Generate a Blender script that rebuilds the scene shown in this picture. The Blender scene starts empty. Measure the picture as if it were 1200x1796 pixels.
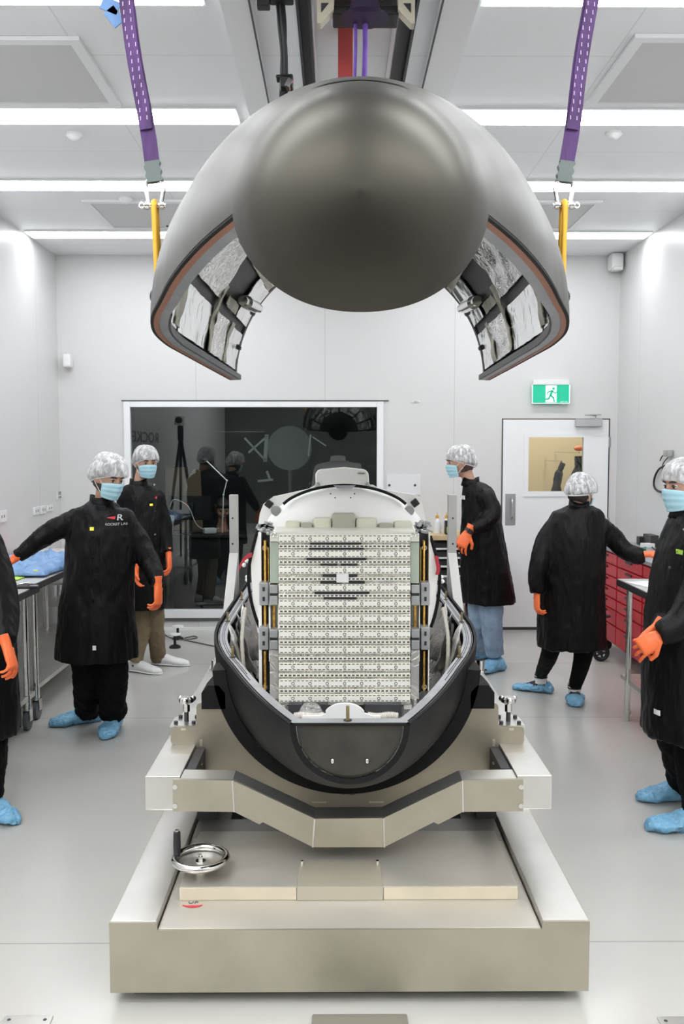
import bpy, bmesh, math, random
from mathutils import Vector, Matrix, noise
from mathutils.bvhtree import BVHTree
random.seed(7)
SC = bpy.context.scene
COL = SC.collection
PI = math.pi
V = Vector
# ------------------------------------------------------------------ camera
CAMZ = 1.75; FPX = 1600.0
PITCH = math.radians(3.86); YAW = math.radians(0.36)
cd = bpy.data.cameras.new('camera'); cam = bpy.data.objects.new('camera', cd); COL.objects.link(cam)
cam.location = (0, 0, CAMZ); cam.rotation_euler = (PI/2 - PITCH, 0, -YAW)
cd.sensor_fit = 'HORIZONTAL'; cd.sensor_width = 36; cd.lens = 36*FPX/1200; cd.clip_start = 0.05
SC.camera = cam
SC.view_settings.view_transform = 'Standard'; SC.view_settings.look = 'None'
SC.view_settings.exposure = -0.12; SC.view_settings.gamma = 1.0; SC.view_settings.use_curve_mapping = False
w = bpy.data.worlds.new('world'); SC.world = w; w.use_nodes = True
w.node_tree.nodes['Background'].inputs[0].default_value = (.7, .75, .8, 1)
w.node_tree.nodes['Background'].inputs[1].default_value = 0.3
LED = 17.0            # strength of the ceiling strip lights
CAMM = cam.rotation_euler.to_matrix()
def P(px, py, Y):
    d = CAMM @ V(((px-600)/FPX, -(py-898)/FPX, -1)); k = Y/d.y
    return V((d.x*k, Y, CAMZ+d.z*k))
def PZ(px, py, z):
    d = CAMM @ V(((px-600)/FPX, -(py-898)/FPX, -1)); k = (z-CAMZ)/d.z
    return V((d.x*k, d.y*k, z))
def mpp(Y): return Y/FPX
# room numbers
XL, XR, YB, YF, ZC = -2.66, 2.71, 8.81, -4.2, 3.6
# ------------------------------------------------------------------ materials
MATS = {}
TINTS = {'satin_carbon_shell': (1, .92, .76)}
def nt(name):
    m = bpy.data.materials.new(name); m.use_nodes = True
    t = m.node_tree; b = t.nodes['Principled BSDF']
    return m, t, b
def lk(t, a, b): t.links.new(a, b)
def mat(name, col, rough=.5, metal=0, var=None, bump=None, spec=None, coat=0, emit=None, stretch=None, trans=0, alpha=None, rvar=0, sheen=0):
    if name in MATS: return MATS[name]
    m, t, b = nt(name)
    b.inputs['Base Color'].default_value = (*col, 1); b.inputs['Roughness'].default_value = rough
    b.inputs['Metallic'].default_value = metal
    if name in TINTS: b.inputs['Specular Tint'].default_value = (*TINTS[name], 1)
    if spec is not None: b.inputs['IOR'].default_value = spec
    if coat: b.inputs['Coat Weight'].default_value = coat
    if sheen: b.inputs['Sheen Weight'].default_value = sheen
    if trans: b.inputs['Transmission Weight'].default_value = trans
    if emit: b.inputs['Emission Color'].default_value = (*emit[0], 1); b.inputs['Emission Strength'].default_value = emit[1]
    if alpha is not None: b.inputs['Alpha'].default_value = alpha
    if var or bump or rvar:
        tc = t.nodes.new('ShaderNodeTexCoord'); mp = t.nodes.new('ShaderNodeMapping'); lk(t, tc.outputs['Object'], mp.inputs[0])
        if stretch: mp.inputs['Scale'].default_value = stretch
    if var:
        n = t.nodes.new('ShaderNodeTexNoise'); n.inputs['Scale'].default_value = var[0]; n.inputs['Detail'].default_value = 6
        lk(t, mp.outputs[0], n.inputs['Vector'])
        r = t.nodes.new('ShaderNodeMapRange'); r.inputs[1].default_value = .3; r.inputs[2].default_value = .7
        r.inputs[3].default_value = 1-var[1]; r.inputs[4].default_value = 1+var[1]; lk(t, n.outputs['Fac'], r.inputs[0])
        mx = t.nodes.new('ShaderNodeMix'); mx.data_type = 'RGBA'; mx.blend_type = 'MULTIPLY'; mx.inputs[0].default_value = 1
        mx.inputs[6].default_value = (*col, 1); lk(t, r.outputs[0], mx.inputs[7]); lk(t, mx.outputs[2], b.inputs['Base Color'])
    if rvar:
        n = t.nodes.new('ShaderNodeTexNoise'); n.inputs['Scale'].default_value = 3; n.inputs['Detail'].default_value = 5; lk(t, mp.outputs[0], n.inputs['Vector'])
        r = t.nodes.new('ShaderNodeMapRange'); r.inputs[1].default_value = .3; r.inputs[2].default_value = .7
        r.inputs[3].default_value = max(.02, rough-rvar); r.inputs[4].default_value = rough+rvar; lk(t, n.outputs['Fac'], r.inputs[0]); lk(t, r.outputs[0], b.inputs['Roughness'])
    if bump:
        n = t.nodes.new('ShaderNodeTexNoise'); n.inputs['Scale'].default_value = bump[0]; n.inputs['Detail'].default_value = 4
        lk(t, mp.outputs[0], n.inputs['Vector'])
        bp = t.nodes.new('ShaderNodeBump'); bp.inputs['Strength'].default_value = bump[1]; bp.inputs['Distance'].default_value = bump[2] if len(bump) > 2 else .01
        lk(t, n.outputs['Fac'], bp.inputs['Height']); lk(t, bp.outputs[0], b.inputs['Normal'])
    MATS[name] = m
    return m
def seam_mat(name, col, rough, axes, var=.02, line=.72, wdt=.006, spec=1.45, clouds=2.0):
    """painted panel with thin joint lines: axes = list of (axis, [positions])"""
    m, t, b = nt(name)
    g = t.nodes.new('ShaderNodeNewGeometry'); sp = t.nodes.new('ShaderNodeSeparateXYZ'); lk(t, g.outputs['Position'], sp.inputs[0])
    acc = None
    for ax, poss in axes:
        for p in poss:
            a = t.nodes.new('ShaderNodeMath'); a.operation = 'COMPARE'; a.inputs[1].default_value = p; a.inputs[2].default_value = wdt/2
            lk(t, sp.outputs[ax], a.inputs[0])
            if acc is None: acc = a.outputs[0]
            else:
                q = t.nodes.new('ShaderNodeMath'); q.operation = 'MAXIMUM'; lk(t, acc, q.inputs[0]); lk(t, a.outputs[0], q.inputs[1]); acc = q.outputs[0]
    n = t.nodes.new('ShaderNodeTexNoise'); n.inputs['Scale'].default_value = clouds; n.inputs['Detail'].default_value = 5; lk(t, g.outputs['Position'], n.inputs['Vector'])
    r = t.nodes.new('ShaderNodeMapRange'); r.inputs[1].default_value = .3; r.inputs[2].default_value = .7; r.inputs[3].default_value = 1-var; r.inputs[4].default_value = 1+var*.5
    lk(t, n.outputs['Fac'], r.inputs[0])
    m1 = t.nodes.new('ShaderNodeMix'); m1.data_type = 'RGBA'; m1.blend_type = 'MULTIPLY'; m1.inputs[0].default_value = 1; m1.inputs[6].default_value = (*col, 1); lk(t, r.outputs[0], m1.inputs[7])
    m2 = t.nodes.new('ShaderNodeMix'); m2.data_type = 'RGBA'; lk(t, acc, m2.inputs[0]); lk(t, m1.outputs[2], m2.inputs[6]); m2.inputs[7].default_value = (col[0]*line, col[1]*line, col[2]*line, 1)
    lk(t, m2.outputs[2], b.inputs['Base Color']); b.inputs['Roughness'].default_value = rough; b.inputs['IOR'].default_value = spec
    MATS[name] = m
    return m
def glass_mat():
    m = bpy.data.materials.new('window_glass'); m.use_nodes = True; t = m.node_tree; t.nodes.clear()
    o = t.nodes.new('ShaderNodeOutputMaterial'); mx = t.nodes.new('ShaderNodeMixShader'); tr = t.nodes.new('ShaderNodeBsdfTransparent'); gl = t.nodes.new('ShaderNodeBsdfGlossy')
    fr = t.nodes.new('ShaderNodeFresnel'); fr.inputs[0].default_value = 1.8; tr.inputs[0].default_value = (.86, .9, .9, 1); gl.inputs['Roughness'].default_value = 0.0
    lk(t, fr.outputs[0], mx.inputs[0]); lk(t, tr.outputs[0], mx.inputs[1]); lk(t, gl.outputs[0], mx.inputs[2]); lk(t, mx.outputs[0], o.inputs[0])
    return m
def net_mat():
    m = bpy.data.materials.new('hairnet_fabric'); m.use_nodes = True; t = m.node_tree; b = t.nodes['Principled BSDF']
    b.inputs['Base Color'].default_value = (.78, .78, .79, 1); b.inputs['Roughness'].default_value = .5
    o = t.nodes['Material Output']; mx = t.nodes.new('ShaderNodeMixShader'); tr = t.nodes.new('ShaderNodeBsdfTransparent')
    tc = t.nodes.new('ShaderNodeTexCoord'); mp = t.nodes.new('ShaderNodeMapping'); lk(t, tc.outputs['Object'], mp.inputs[0]); mp.inputs['Scale'].default_value = (1, 1, .35)
    n = t.nodes.new('ShaderNodeTexNoise'); n.inputs['Scale'].default_value = 46; n.inputs['Detail'].default_value = 5; n.inputs['Distortion'].default_value = .9; lk(t, mp.outputs[0], n.inputs['Vector'])
    r = t.nodes.new('ShaderNodeMapRange'); r.inputs[1].default_value = .42; r.inputs[2].default_value = .66; r.inputs[3].default_value = .40; r.inputs[4].default_value = .92
    lk(t, n.outputs['Fac'], r.inputs[0]); lk(t, r.outputs[0], mx.inputs[0]); lk(t, tr.outputs[0], mx.inputs[1]); lk(t, b.outputs[0], mx.inputs[2]); lk(t, mx.outputs[0], o.inputs[0])
    return m
def foil_mat(name, col, rough, scale, strength, metal=1):
    m, t, b = nt(name); b.inputs['Base Color'].default_value = (*col, 1); b.inputs['Metallic'].default_value = metal; b.inputs['Roughness'].default_value = rough
    tc = t.nodes.new('ShaderNodeTexCoord')
    n = t.nodes.new('ShaderNodeTexNoise'); n.inputs['Scale'].default_value = scale*.5; n.inputs['Detail'].default_value = 3; n.inputs['Distortion'].default_value = .8; lk(t, tc.outputs['Object'], n.inputs['Vector'])
    vo = t.nodes.new('ShaderNodeTexVoronoi'); vo.feature = 'DISTANCE_TO_EDGE'; vo.inputs['Scale'].default_value = scale
    mxv = t.nodes.new('ShaderNodeMix'); mxv.data_type = 'RGBA'; mxv.inputs[0].default_value = .25; lk(t, tc.outputs['Object'], mxv.inputs[6]); lk(t, n.outputs['Color'], mxv.inputs[7]); lk(t, mxv.outputs[2], vo.inputs['Vector'])
    mm = t.nodes.new('ShaderNodeMath'); mm.operation = 'MINIMUM'; mm.inputs[1].default_value = .12; lk(t, vo.outputs['Distance'], mm.inputs[0])
    ad = t.nodes.new('ShaderNodeMath'); ad.operation = 'MULTIPLY_ADD'; ad.inputs[1].default_value = .25; lk(t, n.outputs['Fac'], ad.inputs[0]); lk(t, mm.outputs[0], ad.inputs[2])
    bp = t.nodes.new('ShaderNodeBump'); bp.inputs['Strength'].default_value = strength; bp.inputs['Distance'].default_value = .02; lk(t, ad.outputs[0], bp.inputs['Height']); lk(t, bp.outputs[0], b.inputs['Normal'])
    MATS[name] = m
    return m
WHITE = mat('white_paint', (.83, .84, .85), .4)
WPLASTIC = mat('white_plastic', (.80, .80, .80), .35)
STEEL = mat('brushed_steel', (.66, .645, .61), .34, .9, var=(5, .07), bump=(60, .03), rvar=.07)
STEELT = mat('sheet_steel', (.43, .40, .32), .42, .72, var=(3.5, .12), bump=(40, .04), rvar=.08)
CHROME = mat('polished_steel', (.72, .71, .69), .14, 1)
SADDLE = mat('bead_blasted_plate', (.33, .295, .235), .45, .8, var=(4, .12), bump=(300, .05))
RUBBER = mat('black_rubber', (.007, .007, .007), .65, spec=1.3, bump=(120, .1))
BLACK = mat('black_plastic', (.015, .015, .017), .45)
DARKM = mat('dark_metal', (.06, .06, .065), .45, .5)
CARBON = mat('satin_carbon_shell', (.006, .0054, .0044), .41, .0, spec=1.56, bump=(3, .04, .02), rvar=.05)
CARBON2 = mat('matt_carbon_shell', (.006, .006, .0065), .55, .0, spec=1.3, rvar=.05, bump=(180, .06))
GREYFL = mat('grey_flange', (.30, .31, .33), .35, .4, var=(8, .15))
GREYFL2 = mat('pale_flange', (.42, .43, .45), .35, .4, var=(10, .15))
COPPER = mat('copper_seal', (.30, .13, .075), .45, .3)
FOIL = foil_mat('silver_foil', (.88, .88, .88), .16, 9, .35)
FOILC = foil_mat('crumpled_foil', (.82, .82, .80), .22, 26, .8)
FOILG = foil_mat('tarnished_foil', (.36, .34, .27), .32, 30, .8)
FOILW = foil_mat('blanket_foil', (.62, .60, .57), .38, 14, .7, .65)
COAT = mat('black_coat_cloth', (.0028, .0028, .0032), .45, bump=(26, .7, .012), stretch=(1, 1, .4), spec=1.28)
TROUS = mat('black_trouser_cloth', (.004, .004, .0045), .75, spec=1.2, bump=(30, .5, .01))
KHAKI = mat('khaki_cloth', (.19, .145, .085), .8, bump=(25, .5, .012), stretch=(1, 1, .5))
JEANS = mat('faded_denim', (.27, .37, .50), .8, var=(14, .22), bump=(25, .5, .01), stretch=(1, 1, .5))
GLOVE = mat('orange_nitrile', (.90, .17, .045), .42, bump=(60, .25, .004))
BLUEC = mat('blue_shoe_cover_film', (.20, .45, .66), .4, var=(18, .16), bump=(34, .8, .015))
SKIN = mat('skin', (.52, .30, .21), .5, var=(9, .06))
HAIRB = mat('dark_hair', (.030, .020, .015), .55, bump=(90, .6, .01))
HAIRN = mat('brown_hair', (.075, .05, .035), .55, bump=(90, .6, .01))
MASKM = mat('light_blue_mask', (.42, .68, .78), .6)
EYEW = mat('eye_white', (.6, .58, .55), .3)
EYEB = mat('eye_dark', (.02, .012, .01), .25)
NET = net_mat()
GLASS = glass_mat()
PURPLE = mat('purple_webbing', (.075, .028, .125), .7, var=(30, .35), bump=(160, .5, .004), stretch=(1, 1, .3))
PURPLE2 = mat('violet_sling', (.17, .075, .45), .6, var=(30, .2), bump=(120, .4, .004))
YELLOW = mat('yellow_paint', (.70, .38, .03), .35, .2)
RED = mat('red_enamel', (.56, .022, .035), .4, var=(3, .08))
MAROON = mat('maroon_enamel', (.13, .012, .02), .3)
REDH = mat('red_hoist_paint', (.50, .075, .07), .5)
DECK = mat('deck_steel', (.63, .595, .53), .40, .55, var=(3, .06), rvar=.06)
POST = mat('pale_post_steel', (.42, .41, .39), .45, .3, var=(6, .06))
GOLD = mat('gold_film', (.85, .50, .12), .3, .9, bump=(200, .6, .004), var=(60, .35))
WOOD = mat('pale_wood', (.60, .44, .25), .5, var=(14, .12), stretch=(1, 8, 1))
BAGB = mat('blue_plastic_film', (.24, .42, .72), .25, bump=(14, .9, .03), trans=.25)
LGREEN = mat('lime_green', (.45, .75, .08), .5)
YTAG = mat('yellow_tag', (.85, .80, .05), .5)
GREEN = mat('sign_green', (.01, .46, .27), .4, emit=((.01, .5, .30), .35))
SIGNW = mat('sign_white', (.9, .95, .92), .4, emit=((.9, 1, .95), .35))
INK = mat('black_print', (.02, .02, .02), .5)
INKG = mat('grey_print', (.12, .12, .12), .5)
INKW = mat('white_print', (.8, .8, .8), .5)
INKR = mat('red_print', (.65, .03, .05), .5)
REDC = mat('red_ribbon', (.45, .03, .05), .55)
BRASS = mat('brass', (.42, .33, .16), .35, .9)
CREAM = mat('cream_casting', (.62, .58, .45), .45, var=(9, .1))
TINT = mat('monitor_black', (.01, .01, .012), .2)
PALEG = mat('pale_green_board', (.40, .46, .38), .3, var=(9, .08))
SATW = mat('satin_white_shell', (.92, .91, .89), .3)
SILV = mat('silver_panel', (.82, .80, .72), .38, .3, var=(7, .05))
BEIGE = mat('beige_wall', (.70, .60, .43), .7)
NAVY = mat('navy_cloth', (.03, .03, .07), .8)
CARD = mat('beige_board', (.20, .15, .10), .8)
# ------------------------------------------------------------------ mesh helpers
def B(): return bmesh.new()
def box(bm, c, s, rot=None, bev=0, seg=2):
    r = bmesh.ops.create_cube(bm, size=1); vs = r['verts']
    M = Matrix.Translation(V(c)) @ (rot.to_4x4() if rot is not None else Matrix.Identity(4)) @ Matrix.Diagonal((s[0], s[1], s[2], 1))
    bmesh.ops.transform(bm, matrix=M, verts=vs)
    if bev:
        es = list({e for v in vs for e in v.link_edges})
        bmesh.ops.bevel(bm, geom=es, offset=bev, segments=seg, affect='EDGES', profile=.5)
def bx(bm, x0, x1, y0, y1, z0, z1, bev=0):
    box(bm, ((x0+x1)/2, (y0+y1)/2, (z0+z1)/2), (abs(x1-x0), abs(y1-y0), abs(z1-z0)), bev=bev)
def frame_of(d, hint=None):
    d = d.normalized(); h = hint or (V((0, 0, 1)) if abs(d.z) < .9 else V((1, 0, 0)))
    a = d.cross(h).normalized(); b = a.cross(d).normalized()
    return a, b
def tube(bm, pts, rad, n=12, cap=True, hint=None):
    """swept tube; rad = number or list of numbers / (ra, rb) pairs"""
    pts = [V(p) for p in pts]; N = len(pts)
    if not isinstance(rad, (list, tuple)): rad = [rad]*N
    rings = []; pa = None
    for i, p in enumerate(pts):
        d = (pts[min(i+1, N-1)] - pts[max(i-1, 0)])
        a, b = frame_of(d, hint)
        if pa is not None and hint is None:
            a = (pa - d.normalized()*pa.dot(d.normalized())).normalized(); b = a.cross(d.normalized()).normalized()
        pa = a
        r = rad[i]; ra, rb = r if isinstance(r, (list, tuple)) else (r, r)
        rings.append([bm.verts.new(p + a*math.cos(2*PI*k/n)*ra + b*math.sin(2*PI*k/n)*rb) for k in range(n)])
    for i in range(N-1):
        for k in range(n):
            bm.faces.new((rings[i][k], rings[i][(k+1) % n], rings[i+1][(k+1) % n], rings[i+1][k]))
    if cap:
        bm.faces.new(rings[0][::-1]); bm.faces.new(rings[-1])
def cyl(bm, p0, p1, r0, r1=None, n=20): tube(bm, [p0, p1], [r0, r0 if r1 is None else r1], n)
def sph(bm, c, r, n=3, rot=None):
    q = bmesh.ops.create_icosphere(bm, subdivisions=n, radius=1)
    s = r if isinstance(r, (tuple, list)) else (r, r, r)
    bmesh.ops.transform(bm, matrix=Matrix.Translation(V(c)) @ (rot.to_4x4() if rot is not None else Matrix.Identity(4)) @ Matrix.Diagonal((*s, 1)), verts=q['verts'])
def torus(bm, c, R, r, rot=None, n=40, m=10):
    M = Matrix.Translation(V(c)) @ (rot.to_4x4() if rot is not None else Matrix.Identity(4))
    rings = [[bm.verts.new(M @ V(((R+r*math.cos(2*PI*j/m))*math.cos(2*PI*i/n), (R+r*math.cos(2*PI*j/m))*math.sin(2*PI*i/n), r*math.sin(2*PI*j/m)))) for j in range(m)] for i in range(n)]
    for i in range(n):
        for j in range(m): bm.faces.new((rings[i][j], rings[(i+1) % n][j], rings[(i+1) % n][(j+1) % m], rings[i][(j+1) % m]))
def prism(bm, pts, d):
    """closed polygon pts (3d, planar) extruded by vector d"""
    d = V(d); a = [bm.verts.new(V(p)) for p in pts]; b = [bm.verts.new(V(p)+d) for p in pts]; n = len(pts)
    bm.faces.new(a[::-1]); bm.faces.new(b)
    for i in range(n): bm.faces.new((a[i], a[(i+1) % n], b[(i+1) % n], b[i]))
def grid(bm, rows, closed=False):
    vs = [[bm.verts.new(V(p)) for p in r] for r in rows]
    for i in range(len(vs)-1):
        m = len(vs[i])
        for j in range(m if closed else m-1):
            try: bm.faces.new((vs[i][j], vs[i][(j+1) % m], vs[i+1][(j+1) % m], vs[i+1][j]))
            except ValueError: pass
    return vs
def smooth_path(pts, k=6):
    pts = [V(p) for p in pts]; out = []
    for i in range(len(pts)-1):
        p0 = pts[max(i-1, 0)]; p1 = pts[i]; p2 = pts[i+1]; p3 = pts[min(i+2, len(pts)-1)]
        for j in range(k):
            t = j/k
            out.append(.5*((2*p1) + (p2-p0)*t + (2*p0-5*p1+4*p2-p3)*t*t + (3*p1-p0-3*p2+p3)*t**3))
    out.append(pts[-1]); return out
ORG = {}
def thing(name, label, cat, loc=(0, 0, 0), group=None, kind=None):
    o = bpy.data.objects.new(name, None); COL.objects.link(o); o.location = loc; o.empty_display_size = .1
    if label: o['label'] = label
    if cat: o['category'] = cat
    if group: o['group'] = group
    if kind: o['kind'] = kind
    ORG[o.name] = V(loc)
    return o
def link(name, me, m, parent=None, smooth=True, org=None):
    o = bpy.data.objects.new(name, me); COL.objects.link(o)
    if m: me.materials.clear(); me.materials.append(m)
    if parent is not None:
        off = ORG[parent.name]; o.parent = parent; base = off
    else:
        if org is None:
            xs = [v.co for v in me.vertices]
            org = V(((min(c.x for c in xs)+max(c.x for c in xs))/2, (min(c.y for c in xs)+max(c.y for c in xs))/2, min(c.z for c in xs)))
        base = V(org); o.location = base
    me.transform(Matrix.Translation(-base)); ORG[o.name] = base
    if smooth:
        for p in me.polygons: p.use_smooth = True
        try: me.set_sharp_from_angle(angle=math.radians(smooth if smooth is not True else 38))
        except Exception: pass
    me.update()
    return o
def obj(name, bm, m, parent=None, smooth=True, org=None, label=None):
    bmesh.ops.recalc_face_normals(bm, faces=bm.faces)
    me = bpy.data.meshes.new(name); bm.to_mesh(me); bm.free()
    o = link(name, me, m, parent, smooth, org)
    if smooth and len(me.polygons) < 3000:
        wn = o.modifiers.new('wn', 'WEIGHTED_NORMAL'); wn.keep_sharp = True; wn.weight = 60
    if label: o['label'] = label
    return o
def tag(o, label, cat, group=None):
    o['label'] = label; o['category'] = cat
    if group: o['group'] = group
    return o
def struct(name, bm, m, parent=None, smooth=True):
    o = obj(name, bm, m, parent, smooth)
    if parent is None: o['kind'] = 'structure'
    return o
def dup(root, delta, label=None, group=None):
    def cp(o, par):
        c = o.copy(); COL.objects.link(c); c.parent = par; ORG[c.name] = ORG[o.name]
        for ch in list(o.children): cp(ch, c)
        return c
    r = cp(root, None); r.location = root.location + V(delta)
    if label: r['label'] = label
    if group: r['group'] = group
    return r
def remesh(bm, vox, sm=2, wr=None):
    """union of overlapping closed shapes -> one continuous mesh"""
    bmesh.ops.recalc_face_normals(bm, faces=bm.faces)
    me = bpy.data.meshes.new('tmp'); bm.to_mesh(me); bm.free(); o = bpy.data.objects.new('tmp', me); COL.objects.link(o)
    md = o.modifiers.new('r', 'REMESH'); md.mode = 'VOXEL'; md.voxel_size = vox
    if sm: s = o.modifiers.new('s', 'SMOOTH'); s.factor = .5; s.iterations = sm
    dg = bpy.context.evaluated_depsgraph_get(); me2 = bpy.data.meshes.new_from_object(o.evaluated_get(dg))
    bpy.data.objects.remove(o); bpy.data.meshes.remove(me)
    if wr:
        amp, sc, st, seed = wr
        ns = [v.normal.copy() for v in me2.vertices]
        for v, n in zip(me2.vertices, ns):
            q = V((v.co.x*sc, v.co.y*sc, v.co.z*sc*st)) + V((seed, seed*2, 0))
            v.co += n*amp*(noise.noise(q) + .55*(1-2*abs(noise.noise(q*2.1+V((9, 3, 1))))) - .2)
    return me2
def text_mesh(s, size, depth=.001, bold=0):
    c = bpy.data.curves.new('t', 'FONT'); c.body = s; c.size = size; c.extrude = depth; c.offset = bold; c.align_x = 'CENTER'; c.align_y = 'CENTER'
    o = bpy.data.objects.new('t', c); COL.objects.link(o); dg = bpy.context.evaluated_depsgraph_get()
    me = bpy.data.meshes.new_from_object(o.evaluated_get(dg)); bpy.data.objects.remove(o); return me
def text(name, s, size, M, m, parent=None, sx=1, bold=0, depth=.001):
    me = text_mesh(s, size, depth, bold); me.transform(M @ Matrix.Diagonal((sx, 1, 1, 1)))
    return link(name, me, m, parent, False)
MFRONT = Matrix.Rotation(PI/2, 4, 'X')           # text facing -Y (towards the camera)
# ================================================================== STRUCTURE
ys_seam = [PZ(30, 1655, 0).y, PZ(1000, 1258, 0).y, 7.4]
FLOORM = seam_mat('grey_vinyl_floor', (.50, .488, .458), .20, [(1, ys_seam + [-.8])], var=.05, line=.72, wdt=.008, spec=1.48, clouds=1.2)
WALLM = seam_mat('white_wall_panel', (.66, .655, .65), .38, [(0, [P(343, 600, YB).x, P(570, 600, YB).x, P(798, 600, YB).x]), (1, [1.0, 2.2, 3.4, 4.6, 5.8, 7.0, 8.2])], var=.012, line=.78, wdt=.006)
CEILM = seam_mat('white_ceiling_panel', (.86, .875, .89), .45, [(1, [3.0, 4.42, 5.80, 7.2, 8.4]), (0, [-1.2*1.0, 1.3])], var=.01, line=.82, wdt=.006)
DARKW = mat('dark_rear_wall', (.10, .11, .10), .6, var=(1.5, .15))
b = B(); bx(b, XL-.1, XR+.1, YF-.1, YB+.1, -.1, 0); struct('floor', b, FLOORM)
b = B(); bx(b, XL-.1, XR+.1, YF-.1, YB+.1, ZC, ZC+.1); struct('ceiling', b, CEILM)
b = B(); bx(b, XL-.1, XL, YF, YB, 0, ZC); struct('wall_left', b, WALLM)
b = B(); bx(b, XR, XR+.1, YF, YB, 0, ZC); struct('wall_right', b, WALLM)
b = B(); bx(b, XL, XR, YF-.1, YF, 0, ZC); struct('wall_front', b, DARKW)
WX0, WX1 = P(224, 800, YB).x, P(667, 800, YB).x; WZ0, WZ1 = P(400, 1078, YB).z, P(400, 710, YB).z
DX0, DX1 = P(880, 800, YB).x, P(1069, 800, YB).x; DZ1 = P(900, 734, YB).z
b = B()
bx(b, XL, WX0, YB, YB+.1, 0, ZC); bx(b, WX0, WX1, YB, YB+.1, WZ1, ZC); bx(b, WX0, WX1, YB, YB+.1, 0, WZ0)
bx(b, WX1, DX0, YB, YB+.1, 0, ZC); bx(b, DX0, DX1, YB, YB+.1, DZ1, ZC); bx(b, DX1, XR, YB, YB+.1, 0, ZC)
struct('wall_back', b, WALLM)
# window
win = thing('window_1', None, None, (WX0, YB, WZ0), kind='structure')
b = B(); f = .032
for (x0, x1, z0, z1) in ((WX0-.03, WX0+f, WZ0-.03, WZ1+.03), (WX1-f, WX1+.03, WZ0-.03, WZ1+.03), (WX0+f, WX1-f, WZ1-f+.01, WZ1+.03), (WX0+f, WX1-f, WZ0-.03, WZ0+.05)):
    bx(b, x0, x1, YB-.02, YB+.06, z0, z1, bev=.003)
obj('window_frame', b, WHITE, win)
b = B(); bx(b, WX0+.01, WX1-.01, YB+.02, YB+.028, WZ0+.01, WZ1-.01); obj('window_pane', b, GLASS, win, False)
b = B(); bx(b, WX0-.05, WX1+.07, YB-.012, YB-.001, WZ0-.062, WZ0-.035); bx(b, WX0-.05, WX1+.08, YB-.012, YB-.001, WZ1+.035, WZ1+.045); obj('seal_strip', b, mat('dark_seal', (.1, .1, .1), .6) , win)
# skirting
b = B(); bx(b, XL, DX0-.05, YB-.012, YB, 0, .03); struct('baseboard_back', b, WHITE)
b = B(); bx(b, XL, XL+.012, YF, YB, 0, .03); struct('baseboard_left', b, WHITE)
b = B(); bx(b, XR-.012, XR, YF, YB, 0, .03); struct('baseboard_right', b, WHITE)
# door
door = thing('door_1', None, None, (DX0, YB, 0), kind='structure')
GX0, GX1 = P(927, 800, YB).x, P(1023, 800, YB).x; GZ0, GZ1 = P(950, 862, YB).z, P(950, 767, YB).z
b = B(); y0, y1 = YB-.005, YB+.04
a0, a1, zt = DX0+.012, DX1-.012, DZ1-.012
bx(b, a0, GX0, y0, y1, .03, zt); bx(b, GX1, a1, y0, y1, .03, zt); bx(b, GX0, GX1, y0, y1, .03, GZ0); bx(b, GX0, GX1, y0, y1, GZ1, zt); obj('door_leaf', b, WHITE, door)
b = B(); bx(b, DX0, DX0+.008, YB-.004, YB+.05, 0, DZ1); bx(b, DX1-.008, DX1, YB-.004, YB+.05, 0, DZ1); bx(b, DX0, DX1, YB-.004, YB+.05, DZ1-.008, DZ1)
bx(b, DX0, DX1, YB+.0, YB+.03, 0, .028); obj('door_gap_seal', b, mat('door_seal_dark', (.05, .05, .05), .6), door)
b = B()
for (x0, x1, z0, z1) in ((GX0-.045, GX0, GZ0-.05, GZ1+.04), (GX1, GX1+.04, GZ0-.05, GZ1+.04), (GX0, GX1, GZ1, GZ1+.04), (GX0, GX1, GZ0-.05, GZ0)): bx(b, x0, x1, YB-.014, YB-.005, z0, z1)
obj('glazing_bead', b, WHITE, door)
b = B(); bx(b, GX0, GX1, YB+.012, YB+.018, GZ0, GZ1); obj('door_pane', b, GLASS, door, False)
hx0, hx1 = P(886, 900, YB).x, P(904, 900, YB).x; hz0, hz1 = P(890, 921, YB).z, P(890, 866, YB).z
b = B(); bx(b, hx0, hx1, YB-.010, YB-.0051, hz0, hz1, bev=.002); hp = obj('handle_plate', b, mat('grey_satin_metal', (.42, .42, .43), .35, .8), door)
b = B(); xh = (hx0+hx1)/2+.01
tube(b, smooth_path([(xh, YB-.009, hz0+.06), (xh, YB-.05, hz0+.075), (xh, YB-.055, (hz0+hz1)/2), (xh, YB-.05, hz1-.055), (xh, YB-.009, hz1-.04)], 5), .008, 8); obj('pull_handle', b, CHROME, hp)
for z in (.25, 1.0, 1.78):
    b = B(); bx(b, DX1-.012, DX1+.01, YB-.012, YB-.004, z, z+.1); obj('hinge', b, mat('grey_satin_metal', (1, 1, 1)), door)
cx0, cx1 = P(1008, 740, YB).x, P(1054, 740, YB).x; cz0, cz1 = P(1010, 748, YB).z, P(1010, 735, YB).z
b = B(); bx(b, cx0, cx1, YB-.06, YB-.004, cz0, cz1, bev=.004); dc = obj('door_closer', b, mat('silver_paint', (.5, .5, .5), .4, .5), door)
b = B(); tube(b, [(cx1-.06, YB-.04, cz1), (cx1-.06, YB-.04, cz1+.03), (cx0+.07, YB-.10, cz1+.035), (cx1-.01, YB-.04, cz1+.04)], .006, 8); obj('closer_arm', b, MATS['silver_paint'], dc)
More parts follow.
